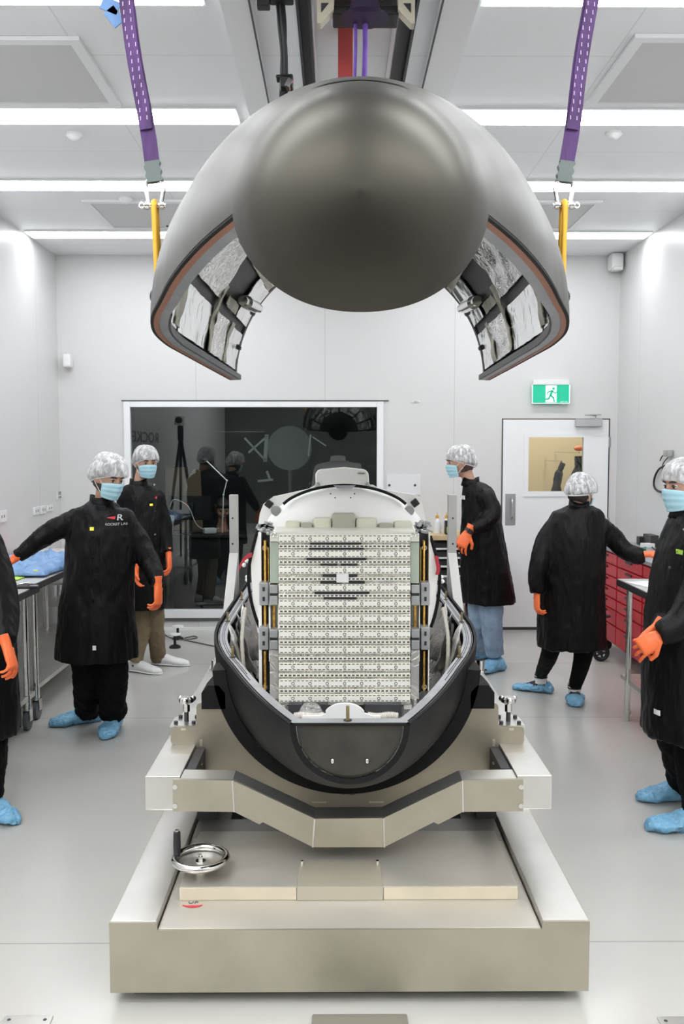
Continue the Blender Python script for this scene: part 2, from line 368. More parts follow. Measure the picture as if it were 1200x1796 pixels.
# ceiling bulkhead beams that flank the crane
for i, (pa, pb) in enumerate(((385, 437), (777, 842))):
    xa, xb = PZ(pa, 2, 3.55).x, PZ(pb, 2, 3.55).x
    b = B(); bx(b, xa, xb, .2, YB, 3.55, ZC); struct('trim_%d' % (i+1), b, WHITE)
    b = B(); xq = xb if i == 0 else xa; bx(b, xq-.004, xq+.004, .2, YB, 3.545, 3.5499); struct('trim_%d' % (i+3), b, MATS['dark_seal'])
# ------------------------------------------------------------------ lights
LEDM = mat('led_diffuser', (1, 1, 1), .5, emit=((.95, .975, 1.0), LED))
def led(x0, x1, y, lab, hw=.10):
    t = thing('strip_light', lab, 'ceiling light', ((x0+x1)/2, y, ZC-.02), 'ceiling strip lights')
    b = B(); bx(b, x0, x1, y-hw-.02, y+hw+.02, ZC-.012, ZC-.001); obj('light_housing', b, WHITE, t)
    b = B(); bx(b, x0+.01, x1-.01, y-hw, y+hw, ZC-.018, ZC-.0121); obj('light_diffuser', b, LEDM, t)
rows = [(3.80, 'at the upper edge of the photo'), (5.18, 'just beyond the near ceiling grilles'), (6.50, 'third from the top, before the far grilles'), (7.95, 'nearest the back wall')]
for y, lb in rows:
    led(XL+.03, -.54, y, 'white strip light left of the crane track, '+lb)
    led(.60, XR-.03, y, 'white strip light right of the crane track, '+lb)
for y, lb in ((-3.0, 'farthest behind the camera'), (-1.64, 'second farthest behind the camera'), (-.28, 'just behind the camera, widened for glow'), (1.08, 'just ahead of the camera, widened for glow'), (2.44, 'nearest above the picture')):
    hw = .24 if -.5 < y < 2 else .10  # unseen rows around the camera, widened to put a glow on the fairing nose
    led(XL+.03, -.22, y, 'white strip light on the left ceiling half, '+lb, hw)
    led(.36, XR-.03, y, 'white strip light on the right ceiling half, '+lb, hw)
# ceiling grilles
def grille_mat():
    m, t, bb = nt('perforated_white_grille'); tc = t.nodes.new('ShaderNodeTexCoord')
    vo = t.nodes.new('ShaderNodeTexVoronoi'); vo.inputs['Scale'].default_value = 42; vo.inputs['Randomness'].default_value = 0; lk(t, tc.outputs['Object'], vo.inputs['Vector'])
    r = t.nodes.new('ShaderNodeMapRange'); r.inputs[1].default_value = .27; r.inputs[2].default_value = .33; lk(t, vo.outputs['Distance'], r.inputs[0])
    mx = t.nodes.new('ShaderNodeMix'); mx.data_type = 'RGBA'; mx.inputs[6].default_value = (.13, .13, .13, 1); mx.inputs[7].default_value = (.62, .62, .62, 1); lk(t, r.outputs[0], mx.inputs[0]); lk(t, mx.outputs[2], bb.inputs['Base Color']); bb.inputs['Roughness'].default_value = .5
    return m
GRIL = grille_mat()
for (x0, x1, y0, y1, lb) in ((-2.45, -1.15, 4.22, 5.02, 'large perforated air grille in the upper left of the ceiling'), (1.33, 2.6, 4.18, 5.0, 'large perforated air grille in the upper right of the ceiling'),
                             (-1.88, -.7, 6.88, 7.72, 'small far perforated air grille left of the lifted fairing'), (.75, 1.98, 6.88, 7.72, 'small far perforated air grille right of the lifted fairing')):
    t = thing('ceiling_grille', lb, 'air grille', ((x0+x1)/2, (y0+y1)/2, ZC-.02)); b = B(); q = .05
    for (a, c, d, e) in ((x0, x1, y0, y0+q), (x0, x1, y1-q, y1), (x0, x0+q, y0+q, y1-q), (x1-q, x1, y0+q, y1-q)): bx(b, a, c, d, e, ZC-.02, ZC-.001)
    obj('grille_frame', b, WHITE, t)
    b = B(); bx(b, x0+q, x1-q, y0+q, y1-q, ZC-.012, ZC-.001); obj('perforated_sheet', b, GRIL, t)
    b = B()
    for xx in (.42, .48): cyl(b, (x0+(x1-x0)*xx, y1-q-.04, ZC-.02), (x0+(x1-x0)*xx, y1-q-.04, ZC-.012), .01, n=10)
    obj('grille_catch', b, DARKM, t)
for (px, py, lb) in ((131, 234, 'white smoke detector on the ceiling left of the purple strap'), (1076, 232, 'white smoke detector on the ceiling right of the purple strap'), (221, 346, 'tiny white ceiling detector above the far left grille')):
    p = PZ(px, py, ZC); b = B(); tube(b, [p, p-V((0, 0, .015)), p-V((0, 0, .03)), p-V((0, 0, .045))], [.045, .05, .035, .015] , 20); tag(obj('smoke_detector', b, WPLASTIC), lb, 'smoke detector')
# crane rails, beam
for x0p, x1p, lb in ((518, 545, 'dark crane rail on the ceiling left of the red hoist column'), (704, 737, 'dark crane rail on the ceiling right of the red hoist column')):
    xa, xb = PZ(x0p, 1, 3.46).x, PZ(x1p, 1, 3.46).x
    t = thing('crane_rail', lb, 'crane rail', ((xa+xb)/2, .3, 3.46))
    b = B(); bx(b, xa, xb, .3, 8.7, 3.50, ZC-.0005); bx(b, xa, xa+.011, .3, 8.7, 3.46, 3.5); bx(b, xb-.011, xb, .3, 8.7, 3.46, 3.5); obj('rail_body', b, DARKM, t)
    b = B(); bx(b, xa-.004, xa, .3, 8.7, 3.47, 3.59); bx(b, xb, xb+.004, .3, 8.7, 3.47, 3.59); obj('rail_edge', b, WHITE, t)
# far spreader beam of the crane just above the picture (carries the two straps)
b = B(); bx(b, -1.0, 1.15, 2.54, 2.66, 3.50, 3.56); 
spb = tag(obj('crane_beam', b, DARKM), 'dark cross beam of the crane above the two purple straps', 'crane beam')
# ================================================================== FAIRING PROFILE
TAB = [(-.115, 0), (-.112, .03), (-.105, .062), (-.09, .102), (-.06, .141), (-.03, .162), (0, .178), (.15, .245), (.313, .308), (.5, .372), (.725, .440), (.98, .515), (1.25, .570), (1.52, .596), (1.7, .6), (3.3, .6)]
def rad(s):
    n = len(TAB)
    for i in range(n-1):
        s0, r0 = TAB[i]; s1, r1 = TAB[i+1]
        if s <= s1 or i == n-2:
            h = s1-s0; t = max(0, min(1, (s-s0)/h))
            m0 = (r1-TAB[i-1][1])/(s1-TAB[i-1][0]) if i > 0 else (r1-r0)/h
            m1 = (TAB[i+2][1]-r0)/(TAB[i+2][0]-s0) if i < n-2 else 0
            return (2*t**3-3*t*t+1)*r0+(t**3-2*t*t+t)*h*m0+(-2*t**3+3*t*t)*r1+(t**3-t*t)*h*m1
def arange(a, b_, n): return [a+(b_-a)*i/n for i in range(n+1)]
SB = arange(0, 1.8, 36)+arange(1.9, 2.95, 8)
# ---------------- lower fairing half (boat)
LX, LY, LZ = .040, 2.66, .934
def LP(s, phi, off=0): r = rad(s)+off; return V((LX+r*math.cos(phi), LY+s, LZ+r*math.sin(phi)))
low = thing('lower_fairing_half', 'matt black open fairing half lying like a boat in the steel cradle', 'rocket fairing half', (LX, 4.2, LZ-.6))
def shell(bm, PF, ss, p0, p1, n, th, off=0):
    outer = [[PF(s, p0+(p1-p0)*j/n, off) for j in range(n+1)] for s in ss]
    inner = [[PF(s, p0+(p1-p0)*j/n, off-th) for j in range(n+1)] for s in ss]
    vo = grid(bm, outer); vi = grid(bm, inner)
    m = len(ss)
    for i in range(m-1):
        for j in (0, n): bm.faces.new((vo[i][j], vo[i+1][j], vi[i+1][j], vi[i][j]))
    for i in (0, m-1):
        for j in range(n): bm.faces.new((vo[i][j], vo[i][j+1], vi[i][j+1], vi[i][j]))
b = B(); shell(b, LP, SB, PI, 2*PI, 64, .018); obj('hull', b, CARBON2, low, 60)
# front bulkhead: half disc + lip
b = B(); pts = [V((LX+.158*math.cos(PI+PI*i/40), LY+.012, LZ-.004+.158*math.sin(PI+PI*i/40))) for i in range(41)]; prism(b, pts, (0, .012, 0))
obj('nose_bulkhead', b, mat('dark_olive_resin', (.028, .026, .020), .25, var=(8, .35)), low)
for sx in (-.052, .052):
    b = B(); sph(b, (LX+sx, LY+.008, LZ-.11), (.006, .006, .009), 2); obj('bulkhead_stud', b, CHROME, low)
# flange: dark lip, pale flange, seals
def ring(PF, d0, d1, z0, z1, ss, sides=(PI, 0)):
    bm = B()
    for ph in sides:
        rr = []
        for s in ss:
            a = PF(s, ph, d0); c = PF(s, ph, d1)
            rr.append([V((a.x, a.y, a.z+z0)), V((c.x, c.y, c.z+z0)), V((c.x, c.y, c.z+z1)), V((a.x, a.y, a.z+z1))])
        vs = grid(bm, rr, True); bm.faces.new(vs[0]); bm.faces.new(vs[-1][::-1])
    return bm
SB2 = arange(.0, 1.8, 40)+arange(1.9, 2.95, 8)
SBL = SB2
bm = ring(LP, .0, -.012, -.001, .006, SBL); bx(bm, LX-.178, LX+.178, LY, LY+.012, LZ-.001, LZ+.006); obj('rim_lip', bm, RUBBER, low)
bm = ring(LP, -.0125, -.058, -.016, .0, [.014]+SBL[1:]); bx(bm, LX-.166, LX+.166, LY+.0125, LY+.075, LZ-.012, LZ+.0004); obj('rim_flange', bm, GREYFL2, low)
bm = ring(LP, -.020, -.0235, .0, .003, SBL[1:]); bx(bm, LX-.15, LX+.15, LY+.018, LY+.0215, LZ, LZ+.003); obj('rim_seal', bm, RUBBER, low)
bm = ring(LP, -.036, -.038, .0, .002, [s for s in SBL if .5 < s < 2.6]); obj('rim_groove', bm, INK, low)
bm = ring(LP, -.044, -.046, .0, .002, [s for s in SBL if .6 < s < 2.4]); obj('rim_groove', bm, INK, low)
for (px, py) in ((399, 1090), (408, 1153), (610, 1264), (806, 1153), (810, 1091), (424, 1052), (782, 1052)):
    p = PZ(px, py, LZ); b = B(); cyl(b, p, p+V((0, 0, .045)), .0055, n=10); gp = obj('guide_pin', b, BRASS, low); b = B(); cyl(b, p+V((0, 0, .0005)), p+V((0, 0, .003)), .013, n=14); obj('pin_washer', b, DARKM, gp)
# inner blankets
def patch(bm, PF, s0, s1, p0, p1, off, ns=10, nn=8, amp=0, seed=0, th=.004):
    def q(s, p, o):
        x = PF(s, p, 0)
        k = amp*noise.noise(x*9+V((seed, 0, 0)))+amp*.6*noise.noise(x*23+V((seed, 5, 0)))
        return PF(s, p, o+k)
    ro = [[q(s0+(s1-s0)*i/ns, p0+(p1-p0)*j/nn, off) for j in range(nn+1)] for i in range(ns+1)]
    ri = [[q(s0+(s1-s0)*i/ns, p0+(p1-p0)*j/nn, off-th) for j in range(nn+1)] for i in range(ns+1)]
    vo = grid(bm, ro); vi = grid(bm, ri)
    for i in range(ns):
        for j in (0, nn): bm.faces.new((vo[i][j], vo[i+1][j], vi[i+1][j], vi[i][j]))
    for i in (0, ns):
        for j in range(nn): bm.faces.new((vo[i][j], vo[i][j+1], vi[i][j+1], vi[i][j]))
DG = math.radians
for side in (0, 1):
    def ph(a): return 2*PI-DG(a) if side else PI+DG(a)
    for k, (s0, s1, a0, a1, m) in enumerate(((.25, .75, 12, 80, FOILC), (.78, 1.3, 14, 88, FOILW), (1.33, 1.9, 12, 85, FOILW), (1.93, 2.5, 8, 85, FOILC), (2.53, 3.1, 6, 85, FOILW))):
        b = B(); patch(b, LP, s0, s1, ph(a0), ph(a1), -.035, 26, 24, .014, k*3+side); obj('insulation_blanket', b, m, low)
    # crumpled cloth sheets standing at the rim
    sg = 1 if side else -1
    for (s0, w_, h_, sd) in ((1.15, .34, .30, 1), (1.75, .42, .26, 2)):
        rr = []
        for i in range(21):
            u = i/20; s = s0+w_*u
            row = []
            for j in range(11):
                v = j/10; rr0 = rad(s)-.075-.10*(1-v)*(.6+.4*math.sin(u*7+sd))
                z = LZ-.02-h_*(1-v)+.05*math.sin(u*9+sd)*v
                kx = .02*noise.noise(V((u*6, v*5, sd)))
                row.append(V((LX+sg*(rr0+kx), LY+s, z+.02*noise.noise(V((u*7, v*3, sd+4))))))
            rr.append(row)
        b = B(); grid(b, rr); o = obj('crumpled_sheet', b, FOILW, low); md = o.modifiers.new('t', 'SOLIDIFY'); md.thickness = .004
    pts = smooth_path([V((LX+sg*.50, LY+1.9, LZ+.02)), V((LX+sg*.47, LY+1.45, LZ-.05)), V((LX+sg*.42, LY+1.15, LZ-.18)), V((LX+sg*.34, LY+.85, LZ-.25)), V((LX+sg*.27, LY+.7, LZ-.16))], 14)
    b = B(); tube(b, pts, [.0085+.002*(i % 2) for i in range(len(pts))], 10); obj('corrugated_hose', b, mat('off_white_hose', (.42, .39, .33), .5), low)
# ---------------- upper fairing half (lifted)
UX, UY, UZ = .034, 1.29, CAMZ+.327
UK = .082/3.2
def UP(s, phi, off=0): r = max(rad(s)+off, 0); return V((UX+UK*s+r*math.cos(phi), UY+s, UZ+r*math.sin(phi)))
up = thing('upper_fairing_half', 'satin black fairing half with a round nose, hanging from purple straps', 'rocket fairing half', (UX, 2.9, UZ))
b = B()
SN = [-.115, -.1145, -.113, -.110, -.105, -.098, -.09, -.08, -.07, -.06, -.045, -.03, -.015]
outer = [[UP(s, PI*j/72, 0) for j in range(73)] for s in SN+SB]
vo = grid(b, outer)
inner = [[UP(s, PI*j/72, -.016) for j in range(73)] for s in [.0]+SB[1:]]
vi = grid(b, inner); k0 = len(SN)
for i in range(len(SB)-1):
    for j in (0, 72): b.faces.new((vo[k0+i][j], vo[k0+i+1][j], vi[i+1][j], vi[i][j]))
for j in range(72): b.faces.new((vo[-1][j], vo[-1][j+1], vi[-1][j+1], vi[-1][j]))
# lower part of the nose cap, cut on a slant
NT = 24; rows_ = []
for i in range(NT+1):
    t = i/NT; row = []
    for j in range(73):
        p = PI+PI*j/72; sc = -.058*abs(math.sin(p)); s = -.115+(sc+.115)*(t**2.2); row.append(UP(s, p, 0))
    rows_.append(row)
vl = grid(b, rows_)
cen = b.verts.new(V((UX, UY-.02, UZ+.0)))
for j in range(72): b.faces.new((vl[-1][j], vl[-1][j+1], cen))
bmesh.ops.remove_doubles(b, verts=b.verts, dist=.0004)
obj('shell', b, CARBON, up, 40)
# rear ring edge and flange
obj('flange_lip', ring(UP, -.0005, -.008, -.004, -.0005, SBL), RUBBER, up)
obj('copper_seal', ring(UP, -.0085, -.022, -.004, .002, SBL), COPPER, up)
obj('flange', ring(UP, -.0225, -.046, -.003, .004, SBL), GREYFL, up)
obj('flange_web', ring(UP, -.047, -.052, -.002, .02, [s for s in SBL if s > .9]), DARKM, up)
b = B(); shell(b, UP, [2.91, 2.95], 0.02, PI-.02, 64, .016, -.016); obj('rear_ring', b, DARKM, up)
b = B(); shell(b, UP, [.02, .5, .9, 1.3, 1.8, 2.9], .03, PI-.03, 48, .004, -.017); obj('inner_lining', b, mat('black_lining', (.02, .02, .02), .5), up)
sb = [(.50, 1.0), (1.04, 1.50), (1.55, 2.10), (2.15, 2.50), (2.55, 2.88)]
pb = [(4, 20), (24, 43), (46, 66), (69, 88)]
for sd in (0, 1):
    for i, (s0, s1) in enumerate(sb):
        for j, (a0, a1) in enumerate(pb):
            if (i, j) in ((3, 1), (1, 3)): continue
            f = (lambda a: PI-DG(a)) if sd else (lambda a: DG(a))
            b = B(); patch(b, UP, s0, s1, f(a0), f(a1), -.03-.003*((i+j) % 2), 14, 8, .006 if (i+j) % 3 else .012, i*7+j+sd)
            obj('foil_panel', b, FOIL if (i+j) % 3 else FOILC, up)
    for (s0, s1, a0, a1) in ((1.44, 1.56, 5, 24), (2.09, 2.16, 4, 30), (2.49, 2.57, 4, 21), (2.16, 2.88, 43, 46), (1.04, 1.5, 43.5, 46), (2.2, 2.5, 24, 28)):
        f = (lambda a: PI-DG(a)) if sd else (lambda a: DG(a))
        b = B(); patch(b, UP, s0, s1, f(a0), f(a1), -.036, 12, 12, .012, s0*9); obj('foil_strap', b, FOILG, up)
    f = (lambda a: PI-DG(a)) if sd else (lambda a: DG(a))
    b = B(); p0 = UP(2.40, f(30), -.06); p1 = UP(2.83, f(34), -.055); cyl(b, p0, p1, .02, n=14); cyl(b, p0+(p1-p0)*.2, p0+(p1-p0)*.7, .028, n=14); obj('separation_actuator', b, CHROME, up)
    for aa in (14, 31, 50, 60):
        b = B(); q = UP(2.88, f(aa), -.035); bxr = Matrix.Rotation(f(aa), 3, 'Y'); box(b, q, (.02, .05, .02), Matrix.Rotation(-f(aa), 3, 'Y'), bev=.006); torus(b, q+V((0, -.03, 0)), .009, .003, Matrix.Rotation(PI/2, 3, 'X'), 16, 6); obj('latch_bracket', b, DARKM, up)
    b = B()
    for k in range(8):
        q = UP(.75+k*.06, f(66), -.05); box(b, q, (.012, .03, .06), Matrix.Rotation(-f(66), 3, 'Y'))
    obj('connector_row', b, WPLASTIC, up)
# curtain-like foil fan
for sd in (0, 1):
    f = (lambda a: PI-DG(a)) if sd else (lambda a: DG(a)); rr = []
    for i in range(13):
        row = []
        for j in range(61):
            a = 25+38*j/60; s = 1.05+.42*i/12
            row.append(UP(s, f(a), -.05-.010*math.sin(j*1.3+.5*math.sin(i))*(1-i/14)))
        rr.append(row)
    b = B(); grid(b, rr); o = obj('pleated_foil', b, FOIL, up, 80); md = o.modifiers.new('t', 'SOLIDIFY'); md.thickness = .002
# dark curved seam on top of the nose
b = B(); rr = []
for i in range(5):
    rr.append([UP(.040+.030*(i/4-.5)*(1-(abs(j-20)/20)**2), DG(68+44*j/40), .0012) for j in range(1, 40)])
grid(b, rr); obj('nose_seam', b, RUBBER, up)
# lifting lugs, straps, shackles, hooks
YS = 2.6
def strap(px0, px1, pxs, lab1, lab2, lab3):
    sg = -1 if px1 < 600 else 1
    top = P(px0, 0, YS); top = top+(top-P(px1, 318, YS)).normalized()*.0
    bot = P(px1, 312, YS)
    d = (top-bot).normalized(); top = bot+d*((3.50-bot.z)/d.z)
    t = thing('lifting_strap', lab1, 'lifting strap', tuple(bot))
    a = V((1, 0, 0))-d*d.x; a.normalize()
    def band(p0, p1, w, th, m, name, yoff=0):
        bm = B(); n = d.cross(a).normalized(); rr = []
        for i in range(15):
            q = p0+(p1-p0)*i/14+n*yoff+a*.0025*math.sin(i*1.1)
            rr.append([q-a*w+n*th, q-a*w*.3+n*th*1.3, q+a*w*.3+n*th*1.3, q+a*w+n*th, q+a*w-n*th, q-a*w-n*th])
        vs = grid(bm, rr, True); bm.faces.new(vs[0]); bm.faces.new(vs[-1][::-1]); return obj(name, bm, m, t)
    band(bot+d*.035, top, .0205, .004, PURPLE, 'webbing')
    band(bot+d*.13, top-d*.2, .0165, .0035, PURPLE, 'webbing_layer', -.009)
    band(bot-d*.012, bot+d*.045, .021, .009, mat('grey_green_sleeve', (.13, .16, .15), .7), 'eye_sleeve')
    bm = B()
    for i in range(30):
        for sx in (-.010, .008):
            q = bot+d*(.16+i*.022)+a*(sx+.002*math.sin(i))+d.cross(a).normalized()*-.0135; box(bm, q, (.0022, .001, .011))
    obj('stitching', bm, mat('pale_thread', (.55, .45, .6), .8), t)
    sh = thing('shackle', lab2, 'shackle', tuple(bot-V((0, 0, .06))))
    c = bot-V((0, 0, .03)); bm = B(); pts = []
    for i in range(25):
        an = PI*1.30*(i/24)-PI*.15; pts.append(c+V((.025*math.cos(an), 0, .032*math.sin(an)-.0)))
    pts = [c+V((.017, 0, -.043))]+pts+[c+V((-.017, 0, -.043))]
    tube(bm, smooth_path(pts, 2), .0055, 8); obj('bow', bm, CHROME, sh)
    bm = B(); cyl(bm, c+V((-.031, 0, -.045)), c+V((.031, 0, -.045)), .0065, n=12); torus(bm, c+V((.036*-sg*-1, 0, -.045)), .007, .003, Matrix.Rotation(PI/2, 3, 'X'), 14, 6); cyl(bm, c+V((-.026, 0, -.045)), c+V((-.016, 0, -.045)), .011, n=12); cyl(bm, c+V((.026, 0, -.045)), c+V((.016, 0, -.045)), .011, n=12); obj('pin', bm, CHROME, sh)
    hk = thing('lifting_link', lab3, 'lifting link', tuple(c))
    e = V((UX+UK*1.31+sg*.565, YS, UZ+.115)); p = c+V((0, 0, -.038))
    bm = B(); n = 30; ax = (e-p); L = ax.length; ax.normalize(); sd_ = V((0, 1, 0)).cross(ax)*0+V((0, 1, 0))
    pts = []
    for i in range(n):
        an = 2*PI*i/n; ca = math.cos(an); k = (L/2-.014)*(1 if ca > 0 else -1)
        pts.append((p+e)/2+ax*(k+.016*ca)+sd_*.016*math.sin(an))
    rings = pts+[pts[0]]; tube(bm, rings, .0085, 10, cap=False); obj('yellow_link', bm, YELLOW, hk)
    bm = B(); q = e+V((0, 0, -.01)); torus(bm, q, .02, .007, Matrix.Rotation(PI/2, 3, 'X'), 20, 8); box(bm, q+V((-sg*.014, 0, -.03)), (.035, .06, .02), bev=.004); obj('lifting_lug', bm, DARKM, up)
strap(221, 271, 0, 'purple stitched webbing strap hanging at the upper left', 'steel shackle under the left purple strap', 'yellow steel link joining the left shackle to the black fairing')
strap(1036, 990, 0, 'purple stitched webbing strap hanging at the upper right', 'steel shackle under the right purple strap', 'yellow steel link joining the right shackle to the black fairing')
b = B(); q = P(200, 10, 2.62)
for k, dz in enumerate((0, -.03)):
    box(b, q+V((-.01*(1-k)-.0, 0, dz)), (.05, .004, .035), Matrix.Rotation(.4+k*.5, 3, 'Y'))
tag(obj('strap_tag', b, mat('blue_label', (.10, .22, .45), .5)), 'small blue label fluttering at the top of the left strap', 'label')
# trolley, hoist, centre slings
YT = 3.55
tr = thing('hoist_trolley', 'cream and black hoist trolley hanging between the crane rails', 'hoist trolley', tuple(P(640, 20, YT)))
c = P(640, 20, YT)
b = B(); bx(b, P(583, 0, YT).x, P(699, 0, YT).x, YT-.06, YT+.06, P(600, 38, YT).z, P(600, 22, YT).z, bev=.008); bx(b, P(560, 0, YT).x, P(722, 0, YT).x, YT-.09, YT+.09, P(600, 8, YT).z, 3.459); obj('trolley_body', b, BLACK, tr)
for sg in (-1, 1):
    b = B(); X = lambda q: P(641+sg*(q), 0, YT).x; Z = lambda q: P(600, q, YT).z
    prism(b, [V((X(53), YT-.08, Z(-10))), V((X(84), YT-.08, Z(-10))), V((X(84), YT-.08, Z(58))), V((X(78), YT-.08, Z(58))), V((X(55), YT-.08, Z(34))), V((X(55), YT-.08, Z(20)))], (0, .05, 0)); obj('end_bracket', b, CREAM, tr)
    b = B(); prism(b, [V((X(64), YT-.082, Z(24))), V((X(77), YT-.082, Z(24))), V((X(77), YT-.082, Z(40)))], (0, .004, 0)); obj('bracket_recess', b, DARKM, tr)
    b = B(); prism(b, [V((X(24), YT-.1, Z(-6))), V((X(52), YT-.1, Z(-6))), V((X(52), YT-.1, Z(10))), V((X(26), YT-.1, Z(14)))], (0, .04, 0)); obj('side_plate', b, CREAM, tr)
b = B(); tube(b, [P(640, -8, YT-.08), P(640, 12, YT-.08), P(640, 26, YT-.07), P(640, 32, YT-.07)], [.045, .055, .07, .09], 20); obj('hoist_hook_block', b, mat('violet_black', (.035, .02, .06), .5), tr)
for px0, px1, w_, lb in ((621, 622, .008, 'thin violet round sling beside the red hoist column'), (638, 638, .0125, 'thicker violet round sling right of the thin one, behind the nose')):
    b = B(); p0 = P(px0+2, 30, YT-.02); pts = [p0+V((0, 0, .02))]+[V((p0.x+.002*math.sin(i), YT-.02, p0.z-(p0.z-2.70)*i/12)) for i in range(13)]
    tube(b, pts, [(w_, w_*.8)]*len(pts), 10); tag(obj('round_sling', b, PURPLE2), lb, 'sling')
b = B(); bx(b, P(593, 100, 4.1).x, P(619, 100, 4.1).x, 4.1, 4.2, 2.9, ZC-.001, bev=.004)
tag(obj('hoist_column', b, REDH), 'red painted vertical hoist column behind the violet slings', 'hoist')
# festoon cable
t = thing('festoon_cable', 'black hanging crane cables with clamps left of the crane rail', 'cable', tuple(PZ(495, 80, 3.5)))
b = B()
for k, (xa, xb, w_) in enumerate(((484, 500, .007), (489, 505, .011), (493, 501, .006), (487, 495, .005))):
    tube(b, smooth_path([P(xa, -30, 3.6), P(xa+5+k, 40, 3.6), P((xa+xb)/2+3, 100, 3.62), P(xb-4, 200, 3.62)], 6), w_, 8)
obj('cable_bundle', b, BLACK, t)
for (px, py, w_, h_) in ((462, 5, .05, .04), (494, -2, .09, .03), (503, 145, .05, .05), (498, 138, .06, .015)):
    b = B(); box(b, P(px, py, 3.58), (w_, .05, h_), bev=.006); obj('cable_clamp', b, BLACK, t)
b = B(); box(b, P(507, 148, 3.56), (.02, .04, .03), Matrix.Rotation(.5, 3, 'Y')); obj('clamp_plate', b, CHROME, t)
# ================================================================== DOLLY
DXC = .042
dol = thing('transport_dolly', 'long brushed steel transport dolly with a cradle frame and a handwheel', 'transport dolly', (DXC, 4.5, 0))
bx0, bx1 = P(192, 1616, 2.78).x, P(1034, 1616, 2.78).x
YR = 6.35
b = B()
bx(b, bx0, bx0+.148, 2.78, YR, .045, .272, bev=.004); obj('base_rail', b, STEEL, dol)
b = B(); bx(b, bx1-.148, bx1, 2.78, YR, .045, .272, bev=.004); obj('base_rail', b, STEEL, dol)
b = B(); bx(b, bx0+.151, bx1-.151, 2.781, 3.60, .040, .247, bev=.004); obj('base_deck', b, DECK, dol)
b = B(); prism(b, [V((x, 2.770, z)) for x, z in ((bx0+.001, .045), (bx1-.001, .045), (bx1-.001, .2725), (bx1-.149, .2725), (bx1-.152, .2475), (bx0+.152, .2475), (bx0+.149, .2725), (bx0+.001, .2725))], (0, .0098, 0)); obj('front_plate', b, STEELT, dol)
b = B(); bx(b, bx0+.06, bx1-.06, 2.84, YR-.06, .0, .04); obj('skid', b, RUBBER, dol)
px_a, px_b = P(520, 1578, 2.96).x, P(673, 1578, 2.96).x
b = B(); rx0, rx1 = P(315, 1578, 2.97).x, P(908, 1578, 2.97).x; bx(b, rx0, rx1, 2.97, 3.42, .2475, .290, bev=.003); obj('raised_deck', b, DECK, dol)
b = B(); bx(b, rx0+.001, px_a, 2.962, 2.9698, .2478, .2885, bev=.001); obj('cream_strip', b, mat('cream_facing', (.62, .55, .42), .5, var=(9, .05)), dol)
b = B(); bx(b, px_b, rx1-.001, 2.962, 2.9698, .2478, .2885, bev=.001); obj('cream_strip', b, MATS['cream_facing'], dol)
b = B(); px0, px1 = P(521, 1578, 2.96).x, P(672, 1578, 2.96).x; bx(b, px0, px1, 2.958, 3.15, .2476, .2955, bev=.002); o = obj('cover_plate', b, mat('cover_steel', (.48, .44, .35), .45, .35), dol)
for xx in (px0+.012, px1-.012):
    b = B(); cyl(b, (xx, 3.12, .295), (xx, 3.12, .31), .006, n=8); obj('plate_screw', b, CHROME, o)
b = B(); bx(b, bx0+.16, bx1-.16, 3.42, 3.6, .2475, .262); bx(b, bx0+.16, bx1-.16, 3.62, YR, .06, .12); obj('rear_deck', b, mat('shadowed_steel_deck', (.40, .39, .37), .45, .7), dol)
for sg in (-1, 1):
    b = B(); X = DXC+sg*.48
    prism(b, [V((X-.02, 3.7, .12)), V((X-.02, 3.9, .12)), V((X-.02, 5.6, .44)), V((X-.02, 5.4, .44))], (.04, 0, 0)); prism(b, [V((X-.02+sg*.045, 5.6, .12)), V((X-.02+sg*.045, 5.4, .12)), V((X-.02+sg*.045, 3.7, .44)), V((X-.02+sg*.045, 3.9, .44))], (.04, 0, 0)); obj('scissor_arm', b, DARKM, dol)
    for yy in (3.42, 5.9):
        b = B(); bx(b, DXC+sg*.56-.04, DXC+sg*.56+.04, yy-.1+.25, yy+.2, .274 if 1 else .27, .478); obj('support_post', b, DARKM, dol)
text('arrow_lettering', 'UP', .018, Matrix.Translation(PZ(339, 1583, .2478)), INKG, dol, sx=1.6)
b = B(); c0 = PZ(338, 1586, .2475)
for i in range(16):
    a0, a1 = math.radians(205+8.3*i), math.radians(205+8.3*(i+1)); w_ = .006*(1-abs(i-8)/9)+.0015
    prism(b, [c0+V((.036*math.cos(a)*1.0, .016*math.sin(a)*1.0+k, .0005)) for a, k in ((a0, w_), (a0, -w_), (a1, -w_), (a1, w_))][::1], (0, 0, .0008))
obj('arrow_mark', b, INKR, dol)
b = B(); q = PZ(200, 1590, .16); cyl(b, (bx0-.02, 2.86, .2), (bx0+.01, 2.86, .2), .007, n=10); obj('side_bolt', b, DARKM, dol)
# handwheel
hw = P(352, 1507, 3.02); hc = V((hw.x, 3.02, .36)); hc = PZ(352, 1505, .345)
wheel = B(); torus(wheel, hc, .088, .0125, None, 56, 14); wh = obj('handwheel', wheel, CHROME, dol)
b = B(); tube(b, [hc+V((0, 0, -.022)), hc+V((0, 0, -.018)), hc+V((0, 0, -.012))], [.06, .082, .086], 48); obj('wheel_dish', b, STEEL, wh)
b = B(); cyl(b, hc+V((0, 0, -.10)), hc+V((0, 0, -.008)), .018, n=20); cyl(b, hc+V((0, 0, -.008)), hc+V((0, 0, .006)), .008, n=6); sph(b, hc+V((0, 0, .008)), .005, 2); obj('wheel_hub', b, CHROME, wh)
g0 = hc+V((-.083, .012, 0)); b = B(); tube(b, [g0+V((0, 0, z)) for z in (.0, .01, .04, .075, .088, .092)], [.009, .0125, .0135, .0125, .012, .006], 16); obj('wheel_grip', b, BLACK, wh)
